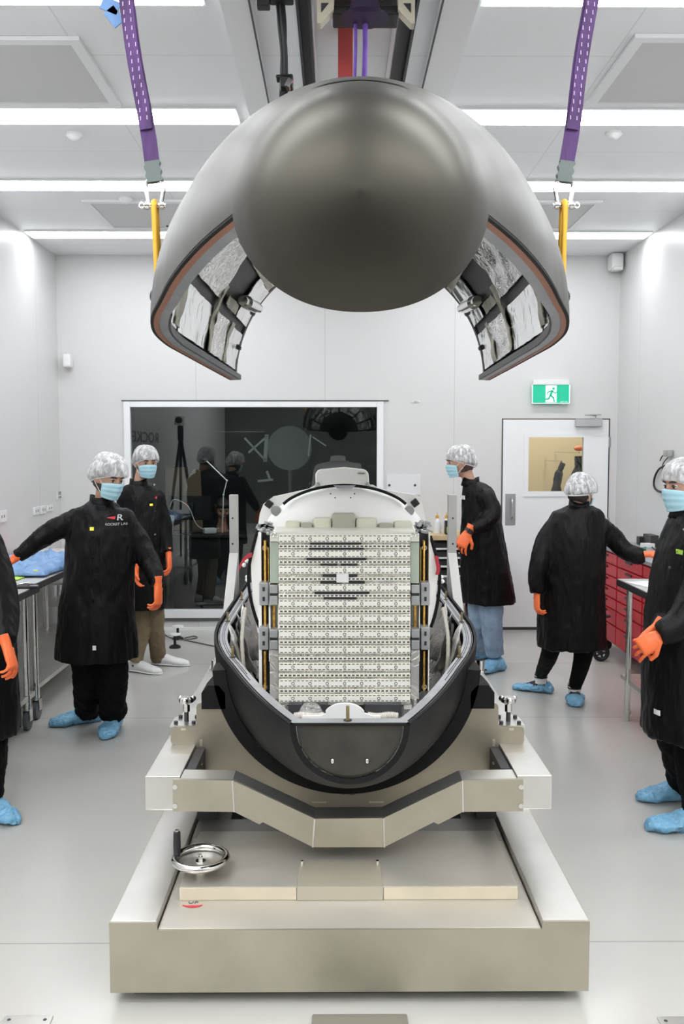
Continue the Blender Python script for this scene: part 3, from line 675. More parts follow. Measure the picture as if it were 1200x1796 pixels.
b = B(); cyl(b, g0+V((0, 0, .091)), g0+V((0, 0, .095)), .007, n=12); obj('grip_cap', b, CHROME, wh)
# cradle frame
FY = 3.15; fx0, fx1 = P(254, 1362, FY).x, P(969, 1362, FY).x; FZ = P(300, 1362, FY).z; RW = .125; FB = P(300, 1421, FY).z
for (a, c) in ((fx0, fx0+RW), (fx1-RW, fx1)):
    b = B(); bx(b, a, c, FY, 6.2, FB, FZ, bev=.004); obj('cradle_rail', b, STEEL, dol)
b = B()
for (a, c) in ((fx0+.08, fx0+.20), (fx1-.20, fx1-.08)): bx(b, a, c, 3.2, 3.3, FB-.012, FB-.001, bev=.003)
obj('rail_pad', b, RUBBER, dol)
top = [(303, 1367), (408, 1369), (552, 1436), (673, 1435), (811, 1369), (918, 1367)]
bot = [(918, 1423), (812, 1424), (769, 1446), (761, 1442), (674, 1486), (549, 1486), (461, 1442), (455, 1446), (411, 1424), (303, 1423)]
Q = FY-.012
def XZ(px, py, Y): return P(px, py, Y)
b = B(); prism(b, [P(x, y, Q) for x, y in top+bot], (0, .012, 0))
obj('front_beam', b, STEELT, dol, 25)
b = B()
for i in range(len(top)-1):
    p0, p1 = P(*top[i], Q), P(*top[i+1], Q); e = V((0, .0122, 0)); prism(b, [p0+e, p1+e, p1+e+V((0, 0, -.012)), p0+e+V((0, 0, -.012))], (0, .09, 0))
obj('beam_top', b, STEEL, dol, 25)
for x in (408, 552, 673, 811):
    b = B(); j = [p for p in top if p[0] == x][0]; k = min(bot, key=lambda q: abs(q[0]-x)); p0, p1 = P(*j, Q), P(*k, Q); cyl(b, p0, p1, .0035, n=8); obj('weld_bead', b, STEEL, dol)
for x in (307, 914):
    for y in (1380, 1413):
        b = B(); p = P(x, y, Q); cyl(b, p+V((0, -.004, 0)), p+V((0, .002, 0)), .009, n=14); obj('beam_bolt', b, CHROME, dol)
# inner dark channel with bolts behind the rail
for sg, xx in ((-1, fx0+RW+.002), (1, fx1-RW-.002)):
    b = B(); bx(b, xx, xx-sg*.035, 3.26, 6.1, FB+.01, FZ-.012); o = obj('rail_channel', b, DARKM, dol)
# saddle plates
def mirror(pts, cx): return pts+[(2*cx-x, y) for x, y in pts[::-1]]
SY = 3.5
left = [(611, 1420), (560, 1418), (470, 1400), (350, 1353), (345, 1350), (344, 1312), (341, 1307), (307, 1306), (301, 1303), (299.5, 1299), (299.5, 1281), (301, 1277), (306, 1275), (340, 1274), (344.5, 1270), (344.5, 1240), (346, 1236), (350, 1234.5), (384, 1234.5), (389, 1238), (398, 1258), (412.6, 1284.5), (430, 1307), (461.7, 1338), (493, 1359), (525, 1374), (569, 1384)]
cx = 609.5
full = [(x, y) for x, y in left]+[(cx, 1387)]+[(2*cx-x, y) for x, y in left[::-1]][:-1]
full = [p for p in full if p != (611, 1420)]
b = B(); prism(b, [P(x, y, SY) for x, y in full], (0, .014, 0)); sp1 = obj('saddle_plate', b, SADDLE, dol, 25)
for (x, y, w_, h_) in ((322, 1279, 9, 4), (353, 1303, 5, 13), (353, 1330, 5, 12), (897, 1279, 9, 4), (866, 1303, 5, 13), (866, 1330, 5, 12), (560, 1407, 26, 3), (660, 1407, 26, 3)):
    b = B(); p = P(x, y, SY-.001); k = mpp(SY); box(b, p, (w_*k, .003, h_*k), bev=.001); obj('weld_slot', b, mat('pale_weld', (.55, .5, .4), .4, .8), sp1)
text('plate_marking', 'IV- 700', .018, Matrix.Translation(P(610, 1392, SY-.002)) @ MFRONT, INK, sp1)
for (sy, s_) in ((SY-.03, 0), (SY+1.7, 1.7)):
    b = B(); s = sy-LY; rr = []
    for i in range(49):
        ph = (PI+.8 if s_ else PI+.06)+(PI-1.6 if s_ else PI-.12)*i/48; c1 = math.cos(ph); s1 = math.sin(ph); row = []
        for (yy, rr_) in ((0, .0), (0, .05), (.13, .055), (.13, .0)):
            r = rad(s+yy)+.002 if rr_ == 0 else rad(SY-LY+(.62 if s_ else 0))+rr_-.006
            row.append(V((LX+r*c1, sy+yy, LZ+r*s1)))
        rr.append(row)
    vs = grid(b, rr, True); b.faces.new(vs[0]); b.faces.new(vs[-1][::-1]); obj('cradle_pad', b, RUBBER, dol)
for sg in (-1, 1):
    b = B(); x = P(610+sg*231, 1216, SY+.05).x; z0, z1 = P(370, 1240, SY).z, P(370, 1199, SY).z
    prism(b, [V((x-.046, SY-.03, z0)), V((x+.046, SY-.03, z0)), V((x+.046, SY-.03, z1-.03)), V((x+.02, SY-.03, z1)), V((x-.02, SY-.03, z1)), V((x-.046, SY-.03, z1-.03))], (0, .16, 0)); obj('pad_end_block', b, RUBBER, dol)
    # knob shelf with thumb screw
    px = 322 if sg < 0 else 897.5; p = P(px, 1274, SY); zt = p.z
    b = B(); prism(b, [V((p.x+a*.055, SY+.085+c_*.085, zt-.006)) for a, c_ in ((-1, -.9), (1, -.9), (1, 1), (-.3, 1), (-.75, .8), (-1, .4))] if sg < 0 else [V((p.x-a*.055, SY+.085+c_*.085, zt-.006)) for a, c_ in ((-1, -.9), (1, -.9), (1, 1), (-.3, 1), (-.75, .8), (-1, .4))], (0, 0, .006)); sh_ = obj('clamp_shelf', b, STEEL, dol)
    b = B(); kx = V((p.x, SY+.07, zt)); cyl(b, kx, kx+V((0, 0, .05)), .009, n=12); o = obj('clamp_screw', b, DARKM, dol)
    b = B(); cyl(b, kx+V((0, 0, .04)), kx+V((0, 0, .075)), .014, n=16); tube(b, [kx+V((0, 0, .07)), kx+V((0, 0, .078)), kx+V((0, 0, .092)), kx+V((0, 0, .098))], [.02, .03, .028, .02], 8)
    for i in range(3):
        a = i*2*PI/3+.5; sph(b, kx+V((.028*math.cos(a), .028*math.sin(a), .088)), (.013, .013, .012), 2)
    obj('star_knob', b, CHROME, o)
    for (ax, ay) in ((-.035, .03), (.035, .03), (-.03, .11), (.035, .11)):
        b = B(); cyl(b, (p.x+ax, SY+ay, zt), (p.x+ax, SY+ay, zt+.012), .008, n=10); obj('shelf_bolt', b, DARKM, sh_)
    b = B(); q = PZ(378 if sg < 0 else 843, 1176, FZ); cyl(b, q, q+V((0, 0, .005)), .034, n=24); cyl(b, q, q+V((0, 0, .055)), .021, n=24); obj('lifting_socket', b, CHROME, dol)
    # bolts on channel
    for i in range(4):
        b = B(); q = V((fx0+RW+.033 if sg < 0 else fx1-RW-.033, 3.30+.11*i, FZ-.045-.0*i)); sph(b, q, .008, 2); obj('channel_bolt', b, CHROME, dol)
    # rear post with brace
    X = (P(409.5, 900, 5.45).x if sg < 0 else P(794, 900, 5.45).x); zt = P(409, 868, 5.45).z
    b = B(); bx(b, X-.0255, X+.0255, 5.45, 5.50, FZ, zt, bev=.003); po = obj('rear_post', b, POST, dol)
    b = B(); za = P(409, 970, 5.45).z
    prism(b, [V((X-.026, 5.449, za)), V((X-.026, 5.445, za-.1)), V((X-.026, 4.97, FZ)), V((X-.026, 4.86, FZ))], (.052, 0, 0)); obj('post_brace', b, POST, po)
    for y in (909, 954):
        b = B(); q = P(408 if sg < 0 else 794.5, y, 5.449); cyl(b, q, q+V((0, .003, 0)), .006, n=10); obj('bolt_hole', b, INK, po)
b = B(); bx(b, fx0+RW+.04, fx1-RW-.04, 6.0, 6.1, FB, FZ-.01); obj('cross_beam', b, STEEL, dol)
# ================================================================== SATELLITE
sy = 3.40
b = B(); bx(b, fx0+RW+.001, fx1-RW-.001, 5.2, 5.32, .35, .42); bx(b, -.2, .28, 5.2, 5.32, .12, .35); obj('rear_support', b, STEEL, dol)
sat = thing('satellite', 'tall silver and white satellite standing upright inside the open fairing', 'satellite', (.045, 4.0, .5))
k = mpp(sy)
def S(x, y, Y=sy): return P(x, y, Y)
def pbox(bm, x0, x1, y0, y1, Y0, Y1, bev=0):
    a = P(x0, y1, Y0); c = P(x1, y0, Y0); bx(bm, a.x, c.x, Y0, Y1, a.z, c.z, bev)
b = B(); pbox(b, 488, 721, 938, 1237, sy+.03, sy+.30, .002); obj('instrument_body', b, SILV, sat)
b = B(); pbox(b, 490, 719, 942, 1232, sy+.006, sy+.0285); obj('foil_backing', b, foil_mat('strip_foil', (.95, .92, .84), .2, 50, 1, .92), sat)
def dash_mat():
    m, t, bb = nt('perforated_slat'); g = t.nodes.new('ShaderNodeNewGeometry'); sp = t.nodes.new('ShaderNodeSeparateXYZ'); lk(t, g.outputs['Position'], sp.inputs[0])
    bb.inputs['Roughness'].default_value = .38; bb.inputs['Metallic'].default_value = .1
    def mth(op, a, bv=None, cv=None):
        n = t.nodes.new('ShaderNodeMath'); n.operation = op
        for i, q in enumerate((a, bv, cv)):
            if q is None: continue
            if isinstance(q, (int, float)): n.inputs[i].default_value = q
            else: lk(t, q, n.inputs[i])
        return n.outputs[0]
    zc = mth('ADD', sp.outputs[2], 0.0)
    # dashes 6 px long every 12 px
    px_ = mth('MULTIPLY', sp.outputs[0], 1/(k*7.5)); fx = mth('FRACT', mth('ADD', px_, 100.3)); on = mth('LESS_THAN', fx, .64)
    at = t.nodes.new('ShaderNodeAttribute'); at.attribute_name = 'v'; row = mth('MAXIMUM', mth('COMPARE', at.outputs['Fac'], .14, .055), mth('COMPARE', at.outputs['Fac'], .86, .055))
    f = mth('MULTIPLY', on, row)
    mx = t.nodes.new('ShaderNodeMix'); mx.data_type = 'RGBA'; lk(t, f, mx.inputs[0]); mx.inputs[6].default_value = (.93, .905, .82, 1); mx.inputs[7].default_value = (.06, .06, .055, 1); lk(t, mx.outputs[2], bb.inputs['Base Color'])
    return m
DASH = dash_mat()
def vattr(o, v0, v1):
    a = o.data.attributes.new('v', 'FLOAT', 'POINT'); zs = [q.co.z for q in o.data.vertices]; lo, hi = min(zs), max(zs)
    for i, z in enumerate(zs): a.data[i].value = v0+(v1-v0)*(z-lo)/(hi-lo)
crow = [945, 971.5, 1000, 1031, 1059, 1085.5, 1112.6, 1140, 1170, 1199, 1225]
rings_ = []
for i, y in enumerate(crow):
    b = B(); pbox(b, 489, 720, y-7.0, y+6.4, sy, sy+.010, .001)
    for x in (514, 544, 574, 604.6, 634.5, 664.6, 694.5):
        rings_.append(S(x, y, sy))
    vattr(obj('perforated_slat', b, DASH, sat, 25), 0, 1)
    if i < 10:
        ym = (y+crow[i+1])/2; b = B(); pbox(b, 489, 720, ym-2.6, ym+2.6, sy, sy+.010); vattr(obj('perforated_slat', b, DASH, sat, False), .76, .96)
rb = B(); torus(rb, rings_[0], .0050, .0013, Matrix.Rotation(PI/2, 3, 'X'), 12, 5); r0 = obj('screw_ring', rb, DARKM, sat)
for q in rings_[1:]:
    c = r0.copy(); COL.objects.link(c); c.parent = sat; c.location = q-rings_[0]; ORG[c.name] = ORG[r0.name]
for (x0, x1, y) in ((544, 634, 953.3), (542, 638, 962.3), (538, 643, 980.8), (562, 592, 990), (598, 628, 990), (566, 591, 1010), (612, 627, 1010), (562, 600, 1021.5), (612, 640, 1021.5), (552, 648, 1040), (568, 626, 1049)):
    b = B(); pbox(b, x0, x1, y-1.7, y+1.7, sy-.004, sy+.02, .001); obj('black_slot', b, BLACK, sat)
b = B(); pbox(b, 590, 612, 1007, 1022, sy-.006, sy+.01, .003); obj('white_label', b, WPLASTIC, sat)
# lower mounting: white plate, hose, discs
b = B(); arc = [(530, 1262), (530, 1256), (560, 1256), (573, 1252)] + [(605+36*math.cos(math.radians(a)), 1256-22*math.sin(math.radians(a))) for a in range(160, 19, -10)] + [(640, 1252), (655, 1256), (668, 1256), (668, 1262)]
prism(b, [P(x, y, 3.02) for x, y in arc], (0, .015, 0)); obj('white_mount_plate', b, SATW, sat)
for sg in (-1, 1):
    b = B(); pts = [P(607+sg*q, 1256+1.2*math.sin(q/7), 3.04) for q in range(38, 92)]
    tube(b, pts, [.011+.0035*(i % 3 == 0) for i in range(len(pts))], 10); obj('rope_hose', b, mat('white_hose', (.72, .68, .62), .6), sat)
b = B(); p = P(545, 1255, 3.3); cyl(b, p, p+V((0, .02, 0)), .045, n=32); obj('fan_disc', b, foil_mat('disc_foil', (.6, .6, .58), .25, 40, .6), sat)
for x0, x1 in ((506, 530), (560, 575), (640, 705)):
    b = B(); pbox(b, x0, x1, 1236, 1256, 3.36, 3.5); obj('under_box', b, DARKM, sat)
# side columns
for sg in (-1, 1):
    c0 = 604.5; X = lambda q: c0+sg*q
    def sb(bm, q0, q1, y0, y1, Y0, Y1, bev=0): a, c_ = sorted((X(q0), X(q1))); pbox(bm, a, c_, y0, y1, Y0, Y1, bev)
    b = B(); sb(b, 116, 131, 951, 1023, sy+.02, sy+.1, .001); obj('pale_board', b, PALEG, sat)
    b = B(); sb(b, 116, 131, 936, 950, sy+.01, sy+.1, .001); cq = [B()]; obj('corner_bracket', b, SILV, sat)
    for q in (119, 126):
        b = B(); p = P(X(q), 938.5, sy+.008); torus(b, p, .006, .0022, Matrix.Rotation(PI/2, 3, 'X'), 12, 5); obj('bracket_screw', b, CHROME, sat)
    b = B(); sb(b, 129, 147, 934, 1212, sy+.10, sy+.16); obj('cable_channel', b, BLACK, sat)
    b = B(); sb(b, 146.5, 150, 934, 1212, sy+.06, sy+.16); sb(b, 130.5, 132.5, 1023, 1160, sy+.04, sy+.12); obj('channel_edge', b, SATW, sat)
    b = B(); sb(b, 116, 131, 1140, 1226, sy+.02, sy+.1, .001); obj('film_cover', b, FOILW, sat)
    for (q0, q1, y0, y1) in ((137.6, 141.4, 948, 1022), (137.8, 141.6, 1062, 1102), (137.8, 141.6, 1142, 1212), (122, 126.5, 1062, 1108), (133, 134.5, 960, 1020)):
        b = B(); sb(b, q0, q1, y0, y1, sy+.065, sy+.099, .002); obj('gold_cable', b, GOLD, sat)
    b = B()
    for y in (961, 1205):
        p = P(X(140), y, sy+.08); torus(b, p, .008, .0025, Matrix.Rotation(PI/2, 3, 'X'), 12, 5)
    obj('cable_tie', b, SATW, sat)
    for y0 in (1026, 1104):
        b = B(); sb(b, 134, 150, y0-4, y0+36, sy+.02, sy+.1, .004); br = obj('hinge_bracket', b, mat('grey_bracket', (.42, .43, .43), .35, .5), sat)
        b = B(); sb(b, 140, 144, y0+4, y0+11, sy+.016, sy+.03); sb(b, 140, 144, y0+21, y0+28, sy+.016, sy+.03); obj('bracket_slot', b, INK, br)
        b = B(); sb(b, 117, 131.5, y0, y0+15, sy+.01, sy+.1, .004); sb(b, 117, 131.5, y0+19, y0+36, sy+.01, sy+.1, .004); obj('latch_block', b, MATS['grey_bracket'], sat)
        b = B(); sb(b, 118, 131, y0+15, y0+19, sy+.012, sy+.09); obj('latch_gap', b, INK, sat)
    b = B(); sb(b, 104, 118, 1236, 1244, sy+.02, sy+.1); sb(b, 121, 127, 1228, 1240, sy+.0, sy+.1, .002); obj('foot_fitting', b, CHROME, sat)
    # clutter at the shoulder
    b = B()
    for i in range(10):
        p = P(X(random.uniform(128, 150)), random.uniform(915, 936), sy+random.uniform(.05, .15)); sph(b, p, random.uniform(.005, .013), 1)
        box(b, P(X(random.uniform(128, 150)), random.uniform(918, 934), sy+.1), (.03, .02, .008), Matrix.Rotation(random.uniform(-.5, .5), 3, 'Y'))
    obj('release_mechanism', b, MATS['grey_bracket'], sat)
# white dome front
YD = 3.62
def P0(x, y, Y=YD): return P(x, y, Y)
dome = [(462, 935), (466, 918), (474, 905), (490, 889), (512, 873), (540, 861), (570, 854), (604.5, 851), (639, 854), (669, 861), (697, 873), (719, 889), (735, 905), (743, 918), (747, 935)]
cx_, cy_ = 604.5, 935
rr = []
for kk, dy in ((1.0, .10), (.97, .05), (.90, .02), (.75, .0), (.5, -.012), (.25, -.016), (.02, -.017)):
    rr.append([P(cx_+(x-cx_)*kk, cy_+(y-cy_)*kk, YD+dy) for x, y in dome])
b = B(); grid(b, rr); o = obj('white_dome', b, SATW, sat, 60)
b = B(); tube(b, smooth_path([P(x, y, YD+.02) for x, y in [(497, 884)]+dome[4:11]+[(712, 884)]], 5), .006, 8); obj('black_gasket', b, RUBBER, sat)
b = B(); prism(b, [P(x, y, YD-.0) for x, y in ((585, 851.5), (624, 851.5), (617, 857), (592, 857))], (0, .03, 0)); obj('gasket_tab', b, MATS['grey_bracket'], sat)
for (x, y) in ((580, 866), (588, 873), (601, 880), (615, 873), (622, 866), (578, 882), (625, 882)):
    b = B(); sph(b, P(x, y, YD+.0), .0032, 1); obj('dome_fastener', b, DARKM, sat)
for x0, x1, y0, y1 in ((528, 548, 917, 936), (583, 623, 900, 936), (664, 690, 918, 936)):
    b = B(); pbox(b, x0, x1, y0, y1, YD-.05, YD+.04, .01); obj('grey_instrument', b, mat('taupe_box', (.46, .45, .37), .6), sat)
for x0, x1, y0, y1 in ((500, 527, 914, 936), (549, 582, 908, 936), (624, 662, 908, 936), (691, 725, 914, 936)):
    b = B(); pbox(b, x0, x1, y0, y1, YD-.035, YD+.04, .012); obj('pale_cover', b, mat('pale_yellow_cover', (.76, .75, .62), .6), sat)
b = B(); pbox(b, 480, 729, 930, 940, sy+.05, sy+.28, .006); obj('upper_frame', b, SILV, sat)
# white back shell with wings
back = [(441, 1010), (440, 990), (446, 960), (452, 925), (456, 900), (462, 884), (478, 872), (541, 858), (553, 851), (655, 851), (668, 858), (730, 868), (738, 872), (744, 900), (750, 925), (758, 950), (766, 985), (768, 1010), (764, 1060), (752, 1110), (452, 1110), (444, 1060)]
YBk = 3.95
def shft(x): return x
b = B(); prism(b, [P(x, y, YBk) for x, y in back], (0, .06, 0)); obj('back_shell', b, SATW, sat, 25)
b = B(); tube(b, smooth_path([P(x, y, YBk-.002) for x, y in ((452, 930), (444, 960), (436, 1000), (438, 1040), (446, 1075), (455, 1100))], 5), .007, 8); obj('black_gasket', b, RUBBER, sat); b = B(); tube(b, smooth_path([P(x, y, YBk-.002) for x, y in ((755, 940), (764, 970), (771, 1000), (770, 1040), (764, 1075), (756, 1100))], 5), .007, 8); obj('black_gasket', b, RUBBER, sat)
tb = [(554, 858), (553, 832), (556, 826), (562, 824), (604, 820), (640, 824), (645, 827), (647, 833), (648, 858)]
b = B(); prism(b, [P(x, y, YBk-.05) for x, y in tb], (0, .14, 0)); o = obj('top_housing', b, SATW, sat, 25); md = o.modifiers.new('bv', 'BEVEL'); md.width = .006; md.segments = 2
text('housing_lettering', 'OKAN', .011, Matrix.Translation(P(634, 830.5, YBk-.052)) @ MFRONT, INKG, o)
for x in (557, 645):
    b = B(); sph(b, P(x, 852, YBk-.06), .012, 2); cyl(b, P(x, 856, YBk-.06), P(x, 846, YBk-.06), .006, n=8); obj('hinge_knuckle', b, MATS['grey_bracket'], o)
for (x, y, an) in ((472, 884, .65), (728, 882, -.65)):
    b = B(); box(b, P(x, y, YBk-.02), (.03, .03, .03), Matrix.Rotation(an, 3, 'Y'), bev=.003); obj('sensor_window', b, BLACK, sat)
for (x, y) in ((484, 896), (718, 896)):
    b = B(); p = P(x, y, YD+.03); cyl(b, p, p+V((0, .04, 0)), .02, n=24); cyl(b, p-V((0, .004, 0)), p, .006, n=10); obj('pivot_disc', b, MATS['grey_bracket'], sat)
b = B(); pbox(b, 500, 712, 1100, 1235, sy+.3, 3.95); pbox(b, 455, 750, 940, 1120, 3.6, 3.94); obj('satellite_core', b, SILV, sat)
b = B(); cyl(b, (.045, 4.01, 1.0), (.045, 5.5, .95), .32, n=40); obj('adapter_barrel', b, SATW, sat)
b = B(); bx(b, -.12, .21, 3.7, 5.3, LZ-.565, 1.0); obj('support_keel', b, DARKM, sat)
# bead studs and red tags
b = B()
for i, (x, y) in enumerate(((434, 1012), (434, 1017), (428, 991), (433, 984), (774, 1012), (776, 1020))): sph(b, P(x, y, YBk+.02), .010, 2)
obj('rubber_foot_stud', b, SATW, sat)
for pts, lb in (([(419, 998), (426, 984), (434, 976), (442, 973)], 'red warning ribbon hanging left of the satellite'), ([(765, 975), (767, 985), (769, 998), (767, 1008)], 'red warning ribbon with white lettering right of the satellite')):
    q = smooth_path([P(x, y, 3.92) for x, y in pts], 5); b = B(); rr = [[p+V((-.008, 0, 0)), p+V((.008, 0, 0)), p+V((.008, .004, 0)), p+V((-.008, .004, 0))] for p in q]; 
    if pts[0][0] < 600: rr = [[p+V((0, 0, -.010)), p+V((0, 0, .010)), p+V((0, .004, .010)), p+V((0, .004, -.010))] for p in q]
    vs = grid(b, rr, True); b.faces.new(vs[0]); b.faces.new(vs[-1]); tag(obj('warning_ribbon', b, REDC), lb, 'ribbon')
# ================================================================== PEOPLE
def hframe(yaw, pitch=0, roll=0):
    """columns: right, forward, up. yaw 0 looks at the camera side (-Y), +yaw turns to image right"""
    y = math.radians(yaw)
    R = Matrix.Rotation(y, 3, 'Z') @ Matrix.Rotation(math.radians(180), 3, 'Z') @ Matrix.Rotation(math.radians(-pitch), 3, 'X') @ Matrix.Rotation(math.radians(roll), 3, 'Y')
    return R
def head_parts(bm, H, R, k=1.0):
    q = bmesh.ops.create_icosphere(bm, subdivisions=4, radius=1)
    for v in q['verts']:
        n = v.co.copy(); x, y, z = n.x*.0745, n.y*.096, n.z*.116
        if z < 0:
            t = -n.z; x *= 1-.30*t*t; y = y*(1-.10*t) + (.016*t if n.y > 0 else .02*t)
        if n.y > .3: y -= .006*(1-abs(n.x))*0
        v.co = H + R @ (V((x, y, z))*k)
    def e(c, r, rot=None): sph(bm, H + R @ (V(c)*k), tuple(a*k for a in r), 2, R if rot is None else R @ rot)
    e((0, .100, -.022), (.015, .018, .014)); e((0, .098, -.002), (.009, .012, .026))          # nose
    e((0, .083, .030), (.052, .016, .011)); e((0, .083, -.092), (.024, .018, .016))             # brow, chin
    e((.036, .072, -.028), (.022, .022, .018)); e((-.036, .072, -.028), (.022, .022, .018))      # cheeks
    for s in (-1, 1): e((s*.077, -.006, -.008), (.008, .018, .030), Matrix.Rotation(s*.3, 3, 'Z'))
    e((0, .090, -.058), (.024, .012, .009))                                                      # lips
def zc(y): return -.012+.50*y
def cap_mesh(H, R, seed, k=1.0, puff=1.0, tall=1.0):
    b = B(); rr = []; NT = 84; NV = 22
    for i in range(NV+1):
        t = i/NV; row = []
        for j in range(NT):
            a = 2*PI*j/NT; sx, cy = math.sin(a), math.cos(a)
            ez = zc(.1*cy); u = max(0, (t-.0)); rf = math.cos(u*PI/2)**.62 if u < 1 else 0
            swell = min(1, t/.16)
            rx = .078+(.104*puff-.078)*math.sin(swell*PI/2); ry = .100+(.123*puff-.100)*math.sin(swell*PI/2)
            z0 = ez-.010*math.sin(min(1, t/.25)*PI)
            z = z0+(.135*tall-ez)*math.sin(u*PI/2)**1.05
            rg = 1+.035*noise.noise(V((sx*5.5+seed, cy*5.5, t*1.2)))*(1-t)+.028*(1-2*abs(noise.noise(V((sx*9+seed, cy*9, t*1.6+3)))))*(1-t*.8)
            row.append(H + R @ (V((sx*rx*rf*rg, cy*ry*rf*rg-.010*math.sin(u*PI/2)-.006, z))*k))
        rr.append(row)
    grid(b, rr, True); return b
def hair_mesh(H, R, k=1.0, full=False):
    b = B(); q = bmesh.ops.create_icosphere(b, subdivisions=4, radius=1)
    for v in q['verts']:
        n = v.co; x, y, z = n.x*.0815, n.y*.103-.004, n.z*.121+.003
        cut = zc(y)+(.012 if y > 0 else -.030)
        if z < cut: x *= .86; y = y*.86; z = z if z > -.08 else -.08
        v.co = H + R @ (V((x, y, z))*k)
    return b
def mask_mesh(H, R, k=1.0):
    b = B(); rows = []; NA, NVv = 28, 20
    for i in range(NVv+1):
        v = i/NVv; row = []
        for j in range(NA+1):
            al = math.radians(-66+132*j/NA); ed = abs(j/NA-.5)*2
            z = -.002-.108*v + .0*ed; z = z*(1-.22*ed**2)-.018*ed**2
            ax = .079-.016*v*v; ay = .102+.016*math.sin(PI*(.25+.6*v))-.012*v
            ay += .006*(1-ed)*(1 if v < .5 else .5)
            pl = .0035*abs(math.sin(3.5*PI*v))*(1-ed*.6)
            row.append(H + R @ (V(((ax+pl)*math.sin(al), (ay+pl)*math.cos(al)**.9*(1-.02*ed), z))*k))
        rows.append(row)
    grid(b, rows); return b
def glove_bm(W, d, n, side, curl=.5, k=1.0):
    b = B(); d = d.normalized(); n = (n-d*n.dot(d)).normalized(); t = d.cross(n).normalized()*side
    tube(b, [W-d*.055*k, W-d*.02*k, W+d*.005*k], [(.031*k, .026*k), (.028*k, .023*k), (.028*k, .021*k)], 14, hint=n)
    tube(b, [W-d*.01*k, W+d*.02*k, W+d*.06*k, W+d*.095*k, W+d*.104*k], [(.027*k, .020*k), (.036*k, .019*k), (.043*k, .018*k), (.043*k, .014*k), (.037*k, .008*k)], 16, hint=n)
    for i, (off, L, r) in enumerate(((.034, .074, .0084), (.0118, .083, .0087), (-.0112, .077, .0084), (-.033, .058, .0076))):
        p = W+d*(.088-.004*abs(i-1.3))*k+t*off*k; ang = .12+curl*.25*i/3; pts = [p-d*.02*k, p]
        dd = (d+t*off*4.5).normalized(); cf = (.75, 1.0, 1.15, 1.3)[i]
        for seg, (lf, bend) in enumerate(((.45, .75), (.30, .95), (.25, .6))):
            a = bend*curl*1.15*cf+.06; dd = (dd*math.cos(a)+n*math.sin(a)).normalized(); q = d*0
            nn = (n*math.cos(0)); nx = dd.cross(t).normalized()
            pts.append(pts[-1]+dd*L*lf*k+t*off*.06)
            # rotate the curl plane with the finger
            n2 = t.cross(dd).normalized(); n = n2 if n2.dot(n) > 0 else -n2
        tube(b, pts, [r*k, r*1.05*k, r*k, r*.92*k, r*.72*k], 10)
        n = (n*0+glove_n); n = (n-d*n.dot(d)).normalized()
    p = W+d*.028*k+t*.030*k; td = (d*.62+t*.62+n*.35).normalized(); p2 = p+td*.045*k; td2 = (d*.85+t*.15+n*.45).normalized()
    tube(b, [p-td*.02*k, p, p2, p2+td2*.032*k, p2+td2*.036*k], [.014*k, .0135*k, .0115*k, .0095*k, .005*k], 10)
    return b
def glove(parent, W, d, n, side, curl=.5, k=1.0, name='glove', m=None):
    global glove_n
    glove_n = V(n); b = glove_bm(V(W), V(d), V(n), side, curl, k); me = remesh(b, .0034, 1)
    return link(name, me, m or GLOVE, parent)
def foot_bm(A, fd, L=.29, wd=.105, hh=.105, bm=None):
    """A = ankle ground point; fd = horizontal unit direction of the toes"""
    b = bm or B(); fd = V((fd[0], fd[1], 0)).normalized(); s = V((-fd.y, fd.x, 0)); rr = []
    for (t, w_, h_) in ((-.27, .20, .35), (-.25, .34, .62), (-.15, .42, .98), (.0, .44, 1.0), (.18, .47, .82), (.36, .50, .62), (.55, .46, .50), (.68, .30, .40), (.73, .14, .25)):
        row = []
        for i in range(16):
            a = 2*PI*i/16; x = math.cos(a); z = math.sin(a); z = z*.5+.5 if z > -.4 else max(0, .5+.5*z)*.6
            row.append(A+fd*(t*L)+s*(x*w_*wd*(1 if math.sin(a) < .2 else .92))+V((0, 0, .004+z*h_*hh)))
        rr.append(row)
    vs = grid(b, rr, True); b.faces.new(vs[0]); b.faces.new(vs[-1][::-1]); return b
def ell_loft(b, sts, fl=0, seed=0, n=40):
    """sts: list of (centre, half_x, half_y); fl = fold depth growing to the hem"""
    rr = []
    for i, (c, hx, hy) in enumerate(sts):
        t = i/(len(sts)-1); row = []
        for j in range(n):
            a = 2*PI*j/n; f = 1+fl*t*t*(math.sin(a*6+seed)+.6*math.sin(a*11+seed*2))
            row.append(V((c[0]+hx*math.cos(a)*f, c[1]+hy*math.sin(a)*f, c[2])))
        rr.append(row)
    vs = grid(b, rr, True); b.faces.new(vs[0]); b.faces.new(vs[-1][::-1])
def resample(sts, k=4):
    out = []
    for i in range(len(sts)-1):
        p0, p1, p2, p3 = sts[max(0, i-1)], sts[i], sts[i+1], sts[min(len(sts)-1, i+2)]
        for j in range(k):
            t = j/k; cr = lambda a, b_, c, d: .5*((2*b_)+(c-a)*t+(2*a-5*b_+4*c-d)*t*t+(3*b_-a-3*c+d)*t**3)
            out.append((V([cr(p0[0][q], p1[0][q], p2[0][q], p3[0][q]) for q in range(3)]), cr(p0[1], p1[1], p2[1], p3[1]), cr(p0[2], p1[2], p2[2], p3[2])))
    out.append(sts[-1]); return out
